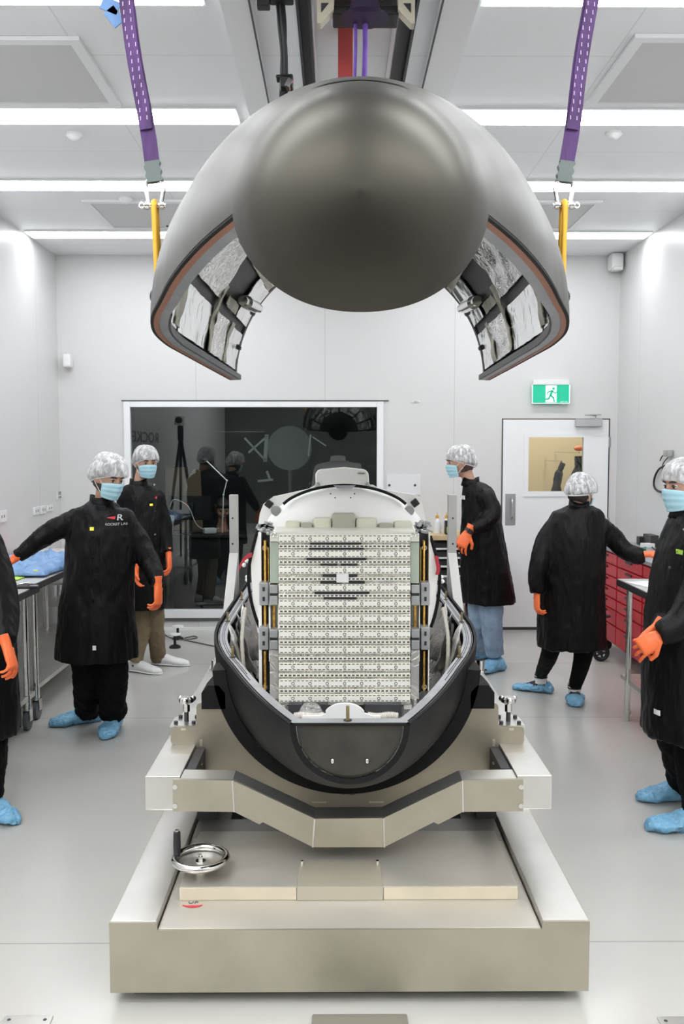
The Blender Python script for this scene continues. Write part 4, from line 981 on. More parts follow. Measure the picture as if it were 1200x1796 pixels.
def person(label, Y, sp):
    seed = sp['seed']; base = V((P(sp['st'][0][0], 900, Y).x, Y, 0)); k = mpp(Y)*1.0
    root = thing('person', label, 'person', tuple(base)); h = sp['head']
    H = P(h[0], h[1], Y+h[2]); R = hframe(*h[3]); hk = sp.get('hk', 1.0)
    # coat --------------------------------------------------------------
    sts = [(P(x, y, Y+(q[0] if q else 0)), hx*k, hy) for (x, y, hx, hy, *q) in sp['st']]
    b = B(); ell_loft(b, resample(sts, 4), sp.get('fold', .022), seed)
    for sl in sp['sleeves']:
        pts = [P(x, y, Y+dy) for (x, y, dy, r) in sl]; rs = [r for (*_, r) in sl]
        pp = smooth_path(pts, 5); rp = []
        for i in range(len(rs)-1):
            for j in range(5): rp.append(rs[i]+(rs[i+1]-rs[i])*j/5)
        rp.append(rs[-1]); sph(b, pts[0], rs[0]*.96, 2); tube(b, pp, rp, 18)
    me = remesh(b, .011, 2, (.009, 13, .38, seed)); coat = link('lab_coat', me, COAT, root)
    bvh = BVHTree.FromPolygons([v.co.copy() for v in me.vertices], [list(p.vertices) for p in me.polygons]); co = ORG['lab_coat' if False else coat.parent.name]
    def stick(mesh, lift=.002, dirv=V((0, 1, 0))):
        """lay small marks on the coat surface"""
        off = ORG[root.name]
        zmin = None
        for v in mesh.vertices:
            o = v.co-off-dirv*.8; hit = bvh.ray_cast(o, dirv)
            if hit[0] is not None: v.co = hit[0]+off-dirv*lift
        return mesh
    # collar
    c0 = sts[0][0]; b = B(); rr = []
    for i, (dz, g) in enumerate(((-.045, 1.30), (-.01, 1.12), (.022, 1.06))):
        row = [V((c0.x+sp.get('cw', .062)*g*math.cos(a), c0.y+sp.get('cw', .062)*1.05*g*math.sin(a), c0.z+dz+.01*math.cos(a*2))) for a in [2*PI*j/32 for j in range(32)]]; rr.append(row)
    grid(b, rr, True); cl = obj('collar', b, COAT, root); md = cl.modifiers.new('t', 'SOLIDIFY'); md.thickness = .006
    # body -----------------------------------------------------------------
    b = B(); head_parts(b, H, R, hk); nb = sts[1][0]
    tube(b, [H + R @ V((0, -.018, -.05)), H*.45+c0*.55+V((0, .008, 0)), c0-V((0, 0, .03)), nb-V((0, 0, .09))], [.052, .050, .045, .06], 18)
    tube(b, [nb-V((0, 0, .10)), sts[len(sts)//2][0], sts[-2][0]], [.055, .08, .09], 18)
    for sl in sp['sleeves']:
        pts = [P(x, y, Y+dy) for (x, y, dy, r) in sl]; tube(b, [nb*.6+pts[0]*.4-V((0, 0, .10)), pts[0]-V((0, 0, .02))]+pts[1:], [.04, .035]+[.036]*(len(pts)-2)+[.026], 12)
    for lg in sp.get('legs', []):
        pts = [V((p[0], p[1], p[2])) for p in lg['pts']]; tube(b, [sts[-2][0]]+pts, [.08]+[max(.03, r*.6) for r in lg['r']], 12)
    link('body', remesh(b, .0065, 1), SKIN, root)
    # face -------------------------------------------------------------------
    if sp.get('eyes', True):
        for s in (-1, 1):
            b = B(); sph(b, H + R @ (V((s*.030, .0795, .006))*hk), .0125*hk, 2); ey = obj('eye', b, EYEW, root)
            b = B(); sph(b, H + R @ (V((s*.030, .0885, .004))*hk), (.0062*hk,)*3, 2); obj('iris', b, EYEB, ey)
            b = B(); tube(b, [H + R @ (V((s*a, y_, z))*hk) for a, y_, z in ((.014, .101, .026), (.030, .099, .031), (.047, .088, .027))], [.003, .0042, .002], 8); obj('eyebrow', b, sp.get('hair', HAIRB), root)
            b = B(); tube(b, [H + R @ (V((s*a, y_, z))*hk) for a, y_, z in ((.017, .0915, .008), (.030, .0945, .0135), (.045, .086, .008))], [.0018, .0024, .0015], 6); obj('eyelashes', b, EYEB, root)
    obj('hair', hair_mesh(H, R, hk), sp.get('hair', HAIRB), root)
    if sp.get('cap', True):
        cp = obj('hairnet', cap_mesh(H, R, seed, hk, sp.get('puff', 1), sp.get('tall', 1)), NET, root, 80)
        b = B(); ring_ = [H + R @ (V((.080*math.sin(2*PI*j/40), .102*math.cos(2*PI*j/40)-.006, zc(.1*math.cos(2*PI*j/40))))*hk) for j in range(41)]; tube(b, ring_, .0045*hk, 8); obj('elastic_band', b, WPLASTIC, cp)
    if sp.get('mask', True):
        o = obj('face_mask', mask_mesh(H, R, hk), MASKM, root, 60); md = o.modifiers.new('t', 'SOLIDIFY'); md.thickness = .002
        for s in (-1, 1):
            b = B(); a = [H + R @ (V((s*x, y_, z))*hk) for x, y_, z in ((.070, .046, -.022), (.079, .012, .006), (.082, -.012, .004), (.082, -.018, -.02), (.078, .010, -.045), (.066, .044, -.078))]; tube(b, smooth_path(a, 4), .0018, 6); obj('ear_loop', b, WPLASTIC, o)
    if sp.get('beard'):
        b = B(); q = bmesh.ops.create_icosphere(b, subdivisions=4, radius=1)
        for v in q['verts']:
            n = v.co.copy(); x, y, z = n.x*.0755, n.y*.092+.004, n.z*.118
            t = max(0, -n.z); x *= 1-.28*t*t; y = y*(1-.10*t)+(.016*t if n.y > 0 else .0)
            if z > -.022 or y < -.02: x *= .8; y *= .8
            v.co = H + R @ (V((x, y, z))*hk)
        obj('beard', b, HAIRB, root)
    # trousers, shoes ----------------------------------------------------------
    if sp.get('legs'):
        b = B()
        for lg in sp['legs']:
            pts = smooth_path([V(p) for p in lg['pts']], 4); rs = []
            for i in range(len(lg['r'])-1):
                for j in range(4): rs.append(lg['r'][i]+(lg['r'][i+1]-lg['r'][i])*j/4)
            rs.append(lg['r'][-1]); tube(b, pts, rs, 20)
        hip = (V(sp['legs'][0]['pts'][0])+V(sp['legs'][-1]['pts'][0]))/2; sph(b, hip+V((0, 0, .06)), (.14, .11, .08), 3)
        link('leggings' if sp.get('tight') else 'trousers', remesh(b, .011, 1, (.010 if not sp.get('tight') else .002, 14, .8, seed+3)), sp['pants'], root)
        for lg in sp['legs']:
            A = V(lg['foot'][0]); fd = lg['foot'][1]; L = lg.get('L', .30)
            kind = sp.get('shoe', 'cover')
            if kind == 'cover':
                b = foot_bm(A, fd, L, .132, .078 if lg.get('sock') else .112); me = remesh(b, .007, 1, (.012, 20, 1, seed+5)); o = link('shoe_cover', me, BLUEC, root)
            elif kind == 'clog':
                b = foot_bm(A, fd, L, .105, .10); me = remesh(b, .007, 3); o = link('clog', me, WPLASTIC, root)
                b = B(); f_ = V((fd[0], fd[1], 0)).normalized(); s_ = V((-f_.y, f_.x, 0)); sph(b, A-f_*.02+s_*(-.046)*(1 if s_.y > 0 else -1)+V((0, 0, .055)), .008, 2); obj('strap_rivet', b, BLACK, o)
                b = foot_bm(A-V((0, 0, .002)), fd, L*1.03, .112, .022); obj('clog_sole', b, WPLASTIC, o)
            if lg.get('sock'):
                p = V(lg['pts'][-1]); b = B(); cyl(b, V((p.x, p.y, .07)), V((p.x, p.y, max(.16, p.z+.01))), .040, .045); so = obj('sock', b, INKW, root)
                for dz in (.022, .040):
                    b = B(); cyl(b, V((p.x, p.y, .09+dz)), V((p.x, p.y, .097+dz)), .0475); obj('sock_stripe', b, INK, so)
                b = foot_bm(A+V((0, 0, .008)), fd, L*.55, .098, .102); obj('shoe', b, BLACK, root)
    for g in sp.get('gloves', []):
        W = P(g[0], g[1], Y+g[2]); glove(root, W, g[3], g[4], g[5], g[6], g[7] if len(g) > 7 else 1.0)
    # buttons, badge, logo
    for (x, y) in sp.get('buttons', []):
        p = P(x, y, Y); b = B(); hit = bvh.ray_cast(p-ORG[root.name]-V((0, .8, 0)), V((0, 1, 0)))
        q = (hit[0]+ORG[root.name]) if hit[0] is not None else p; cyl(b, q-V((0, .004, 0)), q+V((0, .004, 0)), .0072, n=12); bt = obj('snap_button', b, CHROME, root)
    for (x, y, w_, h_, mm, nm) in sp.get('tags', []):
        b = B(); kk = mpp(Y); c_ = P(x, y, Y); grid(b, [[c_+V((w_*kk*(i/3-.5), 0, h_*kk*(j/3-.5))) for i in range(4)] for j in range(4)])
        me = bpy.data.meshes.new(nm); b.to_mesh(me); b.free(); stick(me, .004); link(nm, me, mm, root, False)
    if sp.get('logo'):
        lx, ly, sc, rot = sp['logo']; kk = mpp(Y); M = Matrix.Translation(P(lx, ly, Y)) @ Matrix.Rotation(rot, 4, 'Y') @ MFRONT
        def lt(nm, s, size, ox, oy, mm, sx=1, bold=0):
            me = text_mesh(s, size*kk*sc, .0002, bold); me.transform(M @ Matrix.Translation((ox*kk*sc, oy*kk*sc, 0)) @ Matrix.Diagonal((sx, 1, 1, 1))); stick(me, .004); link(nm, me, mm, root, False)
        lt('chest_logo_letter', 'R', 14, 6, 3, INKW, 1.15, .25*kk); lt('chest_logo_name', 'ROCKET LAB', 5.6, 1, -8, INKW, 1.05, .06*kk)
        b = B(); pts = [(-15, 3.4), (-15, 2.6), (-3, -.5), (0, -.5), (0, 6), (-6, 6)]
        n_ = 6
        vs = [b.verts.new(M @ V((a*kk*sc, c*kk*sc, 0))) for a, c in ((-14, 3.6), (-14, 3.0), (-1, .2), (-1, 5.6), (-7, 5.2))]; b.faces.new(vs)
        me = bpy.data.meshes.new('chest_logo_swoosh'); b.to_mesh(me); b.free(); stick(me, .004); o = link('chest_logo_swoosh', me, INKR, root, False)
    return root, H, R, coat
def fl(x, y, z=0): return PZ(x, y, z)
def leg(hip, hy, hY, knee, ank, r, foot, **k):
    """hip/knee/ankle given as photo x,y at their depth Y"""
    return dict(pts=[tuple(P(hip[0], hip[1], hip[2])), tuple(P(knee[0], knee[1], knee[2])), tuple(P(ank[0], ank[1], ank[2]))], r=r, foot=foot, **k)
# ---- front left man
Y1 = 5.45
fA = fl(152, 1268); fB = fl(197, 1282)
person('bearded man in a long black coat at the left, one orange glove on the table', Y1, dict(seed=1.3, beard=True, puff=1.06, tall=1.10,
    head=(190, 838, -.03, (48, 16, -4)), st=[(178, 876, 15, .055), (176, 888, 34, .09), (175, 899, 50, .11), (176, 940, 58, .15), (175, 1000, 60, .16), (171, 1060, 66, .18), (170, 1110, 69, .20), (170, 1153, 72, .21)],
    sleeves=[[(136, 909, 0, .070), (98, 929, -.02, .066), (64, 950, -.05, .056), (42, 968, -.07, .046), (30, 977, -.08, .038)], [(216, 909, .0, .070), (240, 945, .03, .072), (261, 985, .02, .062), (272, 1012, -.03, .052), (276, 1026, -.05, .040)]],
    gloves=[(24, 981, -.09, V((-.8, -.1, -.55)), V((0, .3, -1)), -1, .45, 1.08), (277, 1028, -.06, V((.04, -.1, -1)), V((-.9, .2, 0)), 1, .55, 1.08)],
    legs=[leg((148, 1090, Y1+.02), 0, 0, (152, 1180, Y1), (154, 1246, fA.y), [.10, .088, .078], (fA+V((0, .02, 0)), (-.85, -.45)), L=.33), leg((196, 1090, Y1-.02), 0, 0, (197, 1180, Y1-.02), (198, 1252, fB.y+.02), [.10, .090, .080], (fB+V((0, .04, 0)), (.02, -1)), L=.32)],
    pants=TROUS, buttons=[(174, 902), (174, 938), (175, 973), (176, 1010), (177, 1046)], tags=[(172, 924, 7, 6, YTAG, 'yellow_badge'), (181, 1124, 6, 8, INKW, 'hem_label')], logo=(210, 909, 1.0, 0)))
# ---- man behind, khaki trousers
Y2 = 7.15
fA = fl(243, 1178); fB = fl(284, 1166)
person('man in a black coat and khaki trousers with white clogs, standing by the big window', Y2, dict(seed=4.1, shoe='clog',
    head=(256, 811, 0, (30, 8, 0)), st=[(243, 846, 11, .05), (243, 855, 26, .09), (246, 870, 34, .12), (250, 910, 36, .14), (252, 960, 36, .15), (254, 1010, 37, .16), (254, 1066, 39, .18)],
    sleeves=[[(222, 872, -.02, .075), (222, 920, 0, .07), (226, 960, -.05, .06), (236, 985, -.12, .045)], [(270, 870, .0, .078), (284, 915, .02, .07), (291, 950, 0, .058), (294, 970, -.04, .042)]],
    gloves=[(239, 998, -.16, V((.05, -.1, -1)), V((.9, 0, 0)), 1, .5), (296, 974, -.04, V((.08, -.1, -1)), V((-1, 0, 0)), 1, .4, 1.1)],
    legs=[leg((243, 1040, Y2), 0, 0, (249, 1110, Y2), (238, 1160, fA.y), [.085, .056, .052], (fA+V((0, 0, 0)), (.9, -.4)), L=.30), leg((270, 1040, Y2+.05), 0, 0, (273, 1100, Y2+.05), (278, 1154, fB.y+.02), [.09, .066, .062], (fB+V((0, 0, 0)), (1, -.15)), L=.32)],
    pants=KHAKI, buttons=[(271, 850), (276, 895), (277, 935)], tags=[(270, 884, 5, 4, YTAG, 'yellow_badge'), (277, 872, 3, 4, INKR, 'coat_emblem')]))
# ---- right centre man, profile
Y3 = 7.1
fA = fl(849, 1155); fB = fl(862, 1180)
person('man in a black coat and light blue jeans in profile beside the back door', Y3, dict(seed=7.7, hair=HAIRN,
    head=(808, 810, 0, (-86, 10, 0)), st=[(826, 843, 11, .055), (833, 850, 20, .10), (840, 864, 28, .15), (843, 900, 33, .17), (846, 950, 39, .18), (852, 1000, 43, .19), (858, 1056, 47, .20)], cw=.06,
    sleeves=[[(852, 872, -.13, .074), (864, 898, -.17, .072), (854, 914, -.21, .062), (838, 924, -.25, .050), (829, 929, -.26, .042)], [(850, 872, .14, .075), (850, 920, .18, .07), (835, 955, .18, .05)]],
    gloves=[(821, 934, -.27, V((-.50, -.1, -.9)), V((-.3, .3, -1)), 1, .5, 1.15)],
    legs=[leg((836, 1030, Y3+.08), 0, 0, (838, 1090, Y3+.08), (843, 1140, fA.y), [.09, .068, .055], (fA+V((.02, 0, 0)), (-1, -.1)), L=.28), leg((862, 1030, Y3-.08), 0, 0, (863, 1095, Y3-.05), (868, 1146, fB.y+.06), [.10, .082, .07], (fB+V((.04, .05, 0)), (-.85, -.5)), L=.32)],
    pants=JEANS, buttons=[(806, 970)], tags=[(811, 872, 5, 7, INKW, 'coat_emblem')]))
b = B(); q = P(823, 931, Y3-.27); dw = V((-.6, 0, -.75)).normalized(); cyl(b, q-dw*.011, q+dw*.011, .036, n=24); box(b, q+V((0, -.037, 0)), (.034, .010, .034), Matrix.Rotation(.65, 3, 'Y'), bev=.003)
tag(obj('wrist_watch', b, BLACK), 'black watch on the wrist of the man in jeans', 'watch')
# ---- woman, back view
Y4 = 6.1
fA = fl(938, 1216); fB = fl(1010, 1238)
person('woman in a black coat seen from behind, black leggings and striped white socks', Y4, dict(seed=2.9, eyes=False, tight=True, puff=1.04, hk=.96,
    head=(1019, 864, 0, (132, 22, 0)), st=[(1016, 885, 13, .055), (1015, 893, 34, .10), (1012, 905, 48, .12), (1008, 950, 54, .16), (1005, 1000, 56, .17), (1003, 1060, 58, .18), (1003, 1134, 61, .20)],
    sleeves=[[(976, 921, 0, .068), (956, 950, -.02, .068), (947, 985, -.06, .062), (941, 1015, -.08, .054), (942, 1040, -.09, .046)], [(1048, 921, .02, .068), (1075, 942, .03, .068), (1096, 964, 0, .062), (1116, 974, -.04, .058), (1130, 974, -.06, .045)]],
    gloves=[(942, 1044, -.09, V((.0, -.05, -1)), V((.9, .1, 0)), -1, .55), (1134, 972, -.07, V((1, -.1, .05)), V((0, .2, -1)), -1, .3)],
    legs=[leg((975, 1090, Y4), 0, 0, (965, 1145, Y4-.02), (949, 1182, fA.y+.02), [.09, .060, .043], (fA+V((.06, .04, 0)), (-.9, .45)), sock=True, L=.30), leg((1028, 1090, Y4), 0, 0, (1022, 1155, Y4), (1008, 1204, fB.y+.04), [.09, .062, .043], (fB+V((.0, .03, 0)), (.3, .95)), sock=True, L=.30)],
    pants=TROUS))
# ---- person at the right edge
Y5 = 4.25
fA = fl(1185, 1402); fB = fl(1212, 1458)
r5, H5, R5, c5 = person('person at the right edge in a long black coat with clasped orange gloves', Y5, dict(seed=5.5,
    head=(1203, 852, 0, (-72, 6, 0)), st=[(1208, 893, 19, .06), (1210, 905, 30, .12), (1212, 925, 40, .18), (1212, 950, 50, .2), (1210, 988, 61, .20), (1206, 1040, 66, .21), (1202, 1110, 69, .21), (1200, 1200, 71, .22), (1198, 1286, 70, .24)], cw=.07,
    sleeves=[[(1225, 955, -.16, .075), (1226, 1030, -.22, .078), (1194, 1090, -.26, .066), (1166, 1108, -.29, .055), (1156, 1113, -.29, .045)], [(1210, 955, .14, .075), (1190, 1030, .2, .08), (1170, 1090, .0, .065), (1160, 1100, -.15, .045)]],
    gloves=[(1158, 1116, -.30, V((-.85, .0, -.5)), V((0.2, .9, -.3)), 1, .6, 1.0), (1150, 1104, -.22, V((-.7, -.3, -.7)), V((.3, -.9, 0)), -1, .7, 1.0)],
    legs=[leg((1185, 1220, Y5+.05), 0, 0, (1195, 1300, Y5+.05), (1205, 1378, fA.y), [.12, .105, .08], (fA+V((.03, 0, 0)), (-1, -.1)), L=.32), leg((1215, 1220, Y5-.05), 0, 0, (1222, 1320, Y5-.05), (1232, 1430, fB.y), [.12, .105, .08], (fB+V((.03, 0, 0)), (-1, .05)), L=.32)],
    pants=TROUS, buttons=[(1183, 925), (1180, 943), (1172, 962), (1160, 990)], tags=[(1172, 962, 6, 8, LGREEN, 'green_badge'), (1138, 1237, 6, 9, INKW, 'hem_label')], logo=(1194, 968, 1.15, .45)))
# ---- person at the left edge (only coat, one glove and a shoe show)
Y6 = 4.25
fA = fl(-14, 1438)
person('person cut off by the left edge, black sleeve above one blue shoe cover', Y6, dict(seed=8.2, fold=.01,
    head=(-120, 860, 0, (60, 20, 0)), st=[(-95, 895, 18, .06), (-90, 910, 40, .12), (-75, 935, 58, .15), (-58, 1000, 62, .16), (-48, 1080, 66, .17), (-44, 1160, 72, .19), (-42, 1285, 76, .22)],
    sleeves=[[(-30, 950, -.02, .09), (-8, 1020, -.05, .088), (2, 1080, -.10, .085), (4, 1115, -.16, .07), (8, 1130, -.2, .05)], [(-130, 950, 0, .085), (-150, 1050, 0, .08), (-150, 1130, -.1, .05)]],
    gloves=[(12, 1134, -.22, V((.35, -.2, -.9)), V((-.9, .1, 0)), 1, .5)],
    legs=[leg((-70, 1200, Y6), 0, 0, (-65, 1300, Y6), (-60, 1400, Y6), [.11, .10, .08], (fl(-60, 1430), (.3, -1)), L=.3), leg((-25, 1200, Y6), 0, 0, (-25, 1300, Y6), (-28, 1410, fA.y+.05), [.11, .10, .08], (fA+V((-.03, .04, 0)), (.8, -.5)), L=.28)],
    pants=TROUS))
# ---- hanging wire loop on the right wall
t = thing('wall_cable', 'black looped cable with a grey clip on the right wall', 'cable', tuple(P(1150, 850, 6.6)))
q = lambda x, y: P(x, y, 6.6+(0))
def RW_(x, y, off=.02):
    d = (CAMM @ V(((x-600)/FPX, -(y-898)/FPX, -1))); k_ = (XR-off)/d.x; return V((XR-off, d.y*k_, CAMZ+d.z*k_))
b = B(); tube(b, smooth_path([RW_(x, y) for x, y in ((1166, 817), (1156, 823), (1149, 836), (1147, 850), (1151, 859), (1160, 863), (1172, 864))], 5), .009, 10); tube(b, smooth_path([RW_(x, y) for x, y in ((1168, 797), (1162, 800), (1158, 808))], 5), .005, 8); tube(b, smooth_path([RW_(x, y) for x, y in ((1172, 802), (1164, 812), (1162, 822), (1168, 832))], 5), .004, 8); obj('cable_loop', b, BLACK, t)
b = B(); box(b, RW_(1172, 795, .03), (.05, .10, .055), bev=.008); obj('cable_clip', b, MATS['grey_bracket'], t)
# ================================================================== FURNITURE, LEFT
TOPM = mat('pale_worktop', (.55, .55, .54), .3)
def table(label, x0, x1, y0, y1, z, legs, shelf=None, cast=True, edge=DARKM, top=TOPM):
    t = thing('work_table', label, 'table', ((x0+x1)/2, (y0+y1)/2, 0))
    b = B(); bx(b, x0, x1, y0, y1, z-.045, z-.002, bev=.004); obj('table_edge', b, edge, t)
    b = B(); bx(b, x0+.006, x1-.006, y0+.006, y1-.006, z-.0019, z+.001); obj('table_top', b, top, t)
    for (x, y) in legs:
        b = B(); cyl(b, (x, y, .16 if cast else .05), (x, y, z-.045), .019, n=16); l = obj('leg', b, CHROME, t)
        if cast:
            b = B(); cyl(b, (x, y, .13), (x, y, .22), .023, n=16); box(b, (x-.022, y+.01, .10), (.004, .05, .08)); box(b, (x+.022, y+.01, .10), (.004, .05, .08)); box(b, (x, y+.01, .138), (.048, .06, .006)); obj('caster_fork', b, CHROME, l)
            b = B(); tube(b, [(x-.016, y+.01, .062), (x-.013, y+.01, .062), (x+.013, y+.01, .062), (x+.016, y+.01, .062)], [.052, .061, .061, .052], 28); w_ = obj('caster_wheel', b, mat('grey_rubber', (.10, .11, .12), .5), l)
        else:
            b = B(); cyl(b, (x, y, 0), (x, y, .055), .013, .017, n=14); cyl(b, (x, y, .05), (x, y, .07), .023, n=14); obj('foot', b, STEEL, l)
    if shelf:
        b = B(); bx(b, x0+.03, x1-.03, y0+.04, y1-.04, shelf-.03, shelf, bev=.003); obj('lower_shelf', b, STEEL, t)
    return t
table('pale-topped steel work table on casters at the far left, behind the bearded man', XL+.06, -1.92, 5.80, 7.9, .9, [(-1.955, 5.86), (-2.5, 5.86), (-1.955, 7.8), (-2.5, 7.8)], .22)
table('dark-edged steel work table on casters nearest the left edge', XL+.06, -1.89, 4.5, 5.78, .895, [(-1.935, 5.62), (-2.5, 5.62), (-1.935, 4.6), (-2.5, 4.6)], .22)
def mesh_blob(pts_fn, nu, nv): b = B(); grid(b, [[pts_fn(i/nu, j/nv) for j in range(nv+1)] for i in range(nu+1)]); return b
z0 = .903
def bagf(u, v):
    p = V((-2.42+.48*u+.06*v, 6.05+.95*v, z0+.012)); e = math.sin(PI*min(1, max(0, u)))*math.sin(PI*v)
    return p+V((.02*noise.noise(V((u*4, v*4, 0))), 0, .085*max(0, e)**.5*(1+.9*noise.noise(V((u*6, v*9, 3)))+.5*noise.noise(V((u*15, v*18, 3))))+.004))
o = tag(obj('plastic_bag', mesh_blob(bagf, 22, 26), BAGB, None, 80), 'crumpled blue plastic bag lying on the far left table', 'bag'); md = o.modifiers.new('t', 'SOLIDIFY'); md.thickness = .003
def lg(u, v): return V((-2.30+.22*u, 5.93+.13*v, z0+.006+.012*math.sin(PI*u)*math.sin(PI*v)*(1+.8*noise.noise(V((u*6, v*6, 1))))))
o = tag(obj('green_cloth', mesh_blob(lg, 14, 8), LGREEN, None, 80), 'small lime green cloth in front of the blue bag', 'cloth'); md = o.modifiers.new('t', 'SOLIDIFY'); md.thickness = .003
b = B(); q = PZ(62, 1011, z0); bx(b, q.x-.014, q.x+.014, q.y-.012, q.y+.012, z0+.001, z0+.045, bev=.003); tag(obj('yellow_block', b, YTAG), 'little yellow block beside the lime green cloth', 'block')
b = B(); q = PZ(10, 978, .905); 
def pk(u, v): return V((-2.62+.36*u, 6.9+.5*v, z0+.01+.04*math.sin(PI*u)*math.sin(PI*v)*(1+.5*noise.noise(V((u*5, v*5, 2))))))
b.free(); o = tag(obj('pink_cloth', mesh_blob(pk, 12, 12), mat('pink_cloth_fabric', (.60, .13, .16), .6), None, 80), 'folded pink-red cloth at the back of the left table', 'cloth'); md = o.modifiers.new('t', 'SOLIDIFY'); md.thickness = .004
t = thing('tool_tray', 'flat black tool lying on the nearest left table', 'tool', (-2.1, 5.5, .9)); b = B(); box(b, PZ(24, 1030, .905), (.30, .05, .014), Matrix.Rotation(.10, 3, 'Z'), bev=.004); box(b, PZ(10, 1026, .905), (.30, .10, .006), Matrix.Rotation(-.05, 3, 'Z'), bev=.002); obj('tool_body', b, BLACK, t)
b = B(); cyl(b, PZ(20, 1027, .915), PZ(50, 1022, .92), .004); obj('tool_tip', b, CHROME, t)
# wire trolley behind
t = thing('steel_trolley', 'low steel shelf trolley half hidden behind the bearded man', 'trolley', (-2.3, 8.2, 0))
for z in (.12, .37, .56, .74):
    b = B(); bx(b, -2.62, -2.02, 8.02, 8.5, z, z+.02); obj('trolley_shelf', b, STEEL, t)
for x in (-2.6, -2.04):
    for y in (8.04, 8.48):
        b = B(); cyl(b, (x, y, .05), (x, y, .78), .014, n=10); sph(b, (x, y, .035), .034, 2); obj('trolley_post', b, CHROME, t)
for (x, y, z, r, lb) in ((-2.2, 8.1, .58, .05, 'steel canister on the upper shelf of the left trolley'), (-2.12, 8.1, .39, .045, 'dark canister on the lower shelf of the left trolley'), (-2.35, 8.1, .39, .05, 'steel canister left of the dark one on the lower shelf')):
    b = B(); tube(b, [(x, y, z+.001), (x, y, z+.09), (x, y, z+.11)], [r, r, r*.7], 18); tag(obj('canister', b, DARKM if r == .045 else CHROME), lb, 'canister')
# left wall fittings
def LW(x, y, off=0):
    d = (CAMM @ V(((x-600)/FPX, -(y-898)/FPX, -1))); k_ = (XL+off)/d.x; return V((XL+off, d.y*k_, CAMZ+d.z*k_))
for (x, y, w_, h_, lb) in ((2, 906, .18, .09, 'white double wall socket at the left edge of the photo'), (62, 896, .13, .07, 'white wall switch plate, leftmost of the three above the table'), (74, 894, .12, .07, 'white wall switch plate, middle of the three above the table'), (86, 891, .14, .055, 'white wall plate, rightmost of the three above the table')):
    q = LW(x, y); t = thing('wall_socket', lb, 'wall socket', tuple(q)); b = B(); box(b, q+V((.008, 0, 0)), (.016, w_, h_), bev=.003); obj('face_plate', b, WPLASTIC, t)
    b = B()
    for dy in (-.028, .028): box(b, q+V((.0165, dy, .0)), (.002, .014, .022))
    obj('rocker', b, INKG, t)
q = LW(104, 868); t = thing('wall_notice', 'small printed notice on the left wall above the sockets', 'notice', tuple(q)); b = B(); box(b, q+V((.002, 0, 0)), (.003, .20, .075)); obj('sheet', b, WPLASTIC, t)
text('notice_lettering', 'CR03', .045, Matrix.Translation(q+V((.004, 0, .015))) @ Matrix.Rotation(PI/2, 4, 'Z') @ MFRONT, INKG, t); text('notice_small_print', 'CLEAN', .03, Matrix.Translation(q+V((.004, 0, -.022))) @ Matrix.Rotation(PI/2, 4, 'Z') @ MFRONT, INKG, t)
b = B(); q = P(119, 633, YB-.06); box(b, q, (.075, .10, .13), bev=.018); box(b, q+V((.0, -.04, -.03)), (.05, .03, .05), bev=.01); tag(obj('motion_sensor', b, WPLASTIC), 'small white motion sensor in the back left corner', 'sensor')
b = B(); q = P(1080, 460, YB-.09); box(b, q, (.12, .16, .16), bev=.03); box(b, q+V((0, -.06, -.07)), (.09, .08, .04), bev=.012); tag(obj('wall_camera', b, WPLASTIC), 'white box camera high in the back right corner', 'camera')
b = B(); q = P(730, 704, YB-.004); box(b, q, (.08, .006, .022)); t = obj('wall_label', b, INKW); tag(t, 'tiny white label on the back wall right of the window', 'label'); text('label_lettering', 'WALL 3', .014, Matrix.Translation(q+V((0, -.0042, 0))) @ MFRONT, INKG, t)
t = thing('wall_hatch', 'white square hatch cover with two screws on the back wall beside the window', 'hatch', tuple(P(707, 868, YB)))
b = B(); a, c = P(678, 868, YB), P(738, 832, YB); bx(b, a.x, c.x, YB-.012, YB-.001, a.z, c.z, bev=.002); obj('cover', b, mat('hatch_white', (.72, .73, .74), .4), t)
for x in (683, 728):
    b = B(); q = P(x, 851, YB-.012); cyl(b, q+V((0, -.004, 0)), q, .012, n=12); obj('screw', b, DARKM, t)
# lettering on the left wall (real place of the wall sign)
z = LW(2, 751).z; ye = 7.17
t = thing('wall_lettering', 'large dark lettering sign on the left wall, only its last letter in view', 'wall sign', (XL+.002, 5.6, z-.08))
me = text_mesh('ROCKET LAB', .205, .0015, .002); xs = [v.co.x for v in me.vertices]; wdt = max(xs)-min(xs); me.transform(Matrix.Translation((XL+.003, ye-1.6, z)) @ Matrix.Rotation(PI/2, 4, 'Z') @ MFRONT @ Matrix.Diagonal((3.2/wdt, 1, 1, 1))); link('sign_letters', me, INKG, t, False)
b = B(); bx(b, XL+.001, XL+.004, 4.9, 5.15, z+.45, z+.55); obj('sign_mark', b, INKG, t)
# floor stands
t0 = thing('levelling_foot', 'small levelling foot with a white disc, farther of two on the floor by the window', 'levelling foot', tuple(fl(312, 1121)))
q = fl(312, 1121); b = B(); tube(b, [q, q+V((0, 0, .015)), q+V((0, 0, .03))], [.052, .05, .02], 20); cyl(b, q+V((0, 0, .02)), q+V((0, 0, .12)), .012, n=10); obj('black_base', b, BLACK, t0)
b = B(); tube(b, [q+V((0, 0, .115)), q+V((0, 0, .125)), q+V((0, 0, .132))], [.055, .052, .02], 20); obj('white_disc', b, WPLASTIC, t0)
dup(t0, fl(307, 1136)-q, 'small levelling foot with a white disc, nearer of two on the floor by the window')
b = B(); tube(b, smooth_path([fl(x, y)+V((0, 0, .006)) for x, y in ((286, 1112), (300, 1120), (320, 1123), (345, 1120), (340, 1117), (322, 1122), (350, 1129), (385, 1136), (410, 1138))], 6), .006, 8); tag(obj('floor_cable', b, INKG), 'thin grey cable curling on the floor behind the dolly', 'cable')
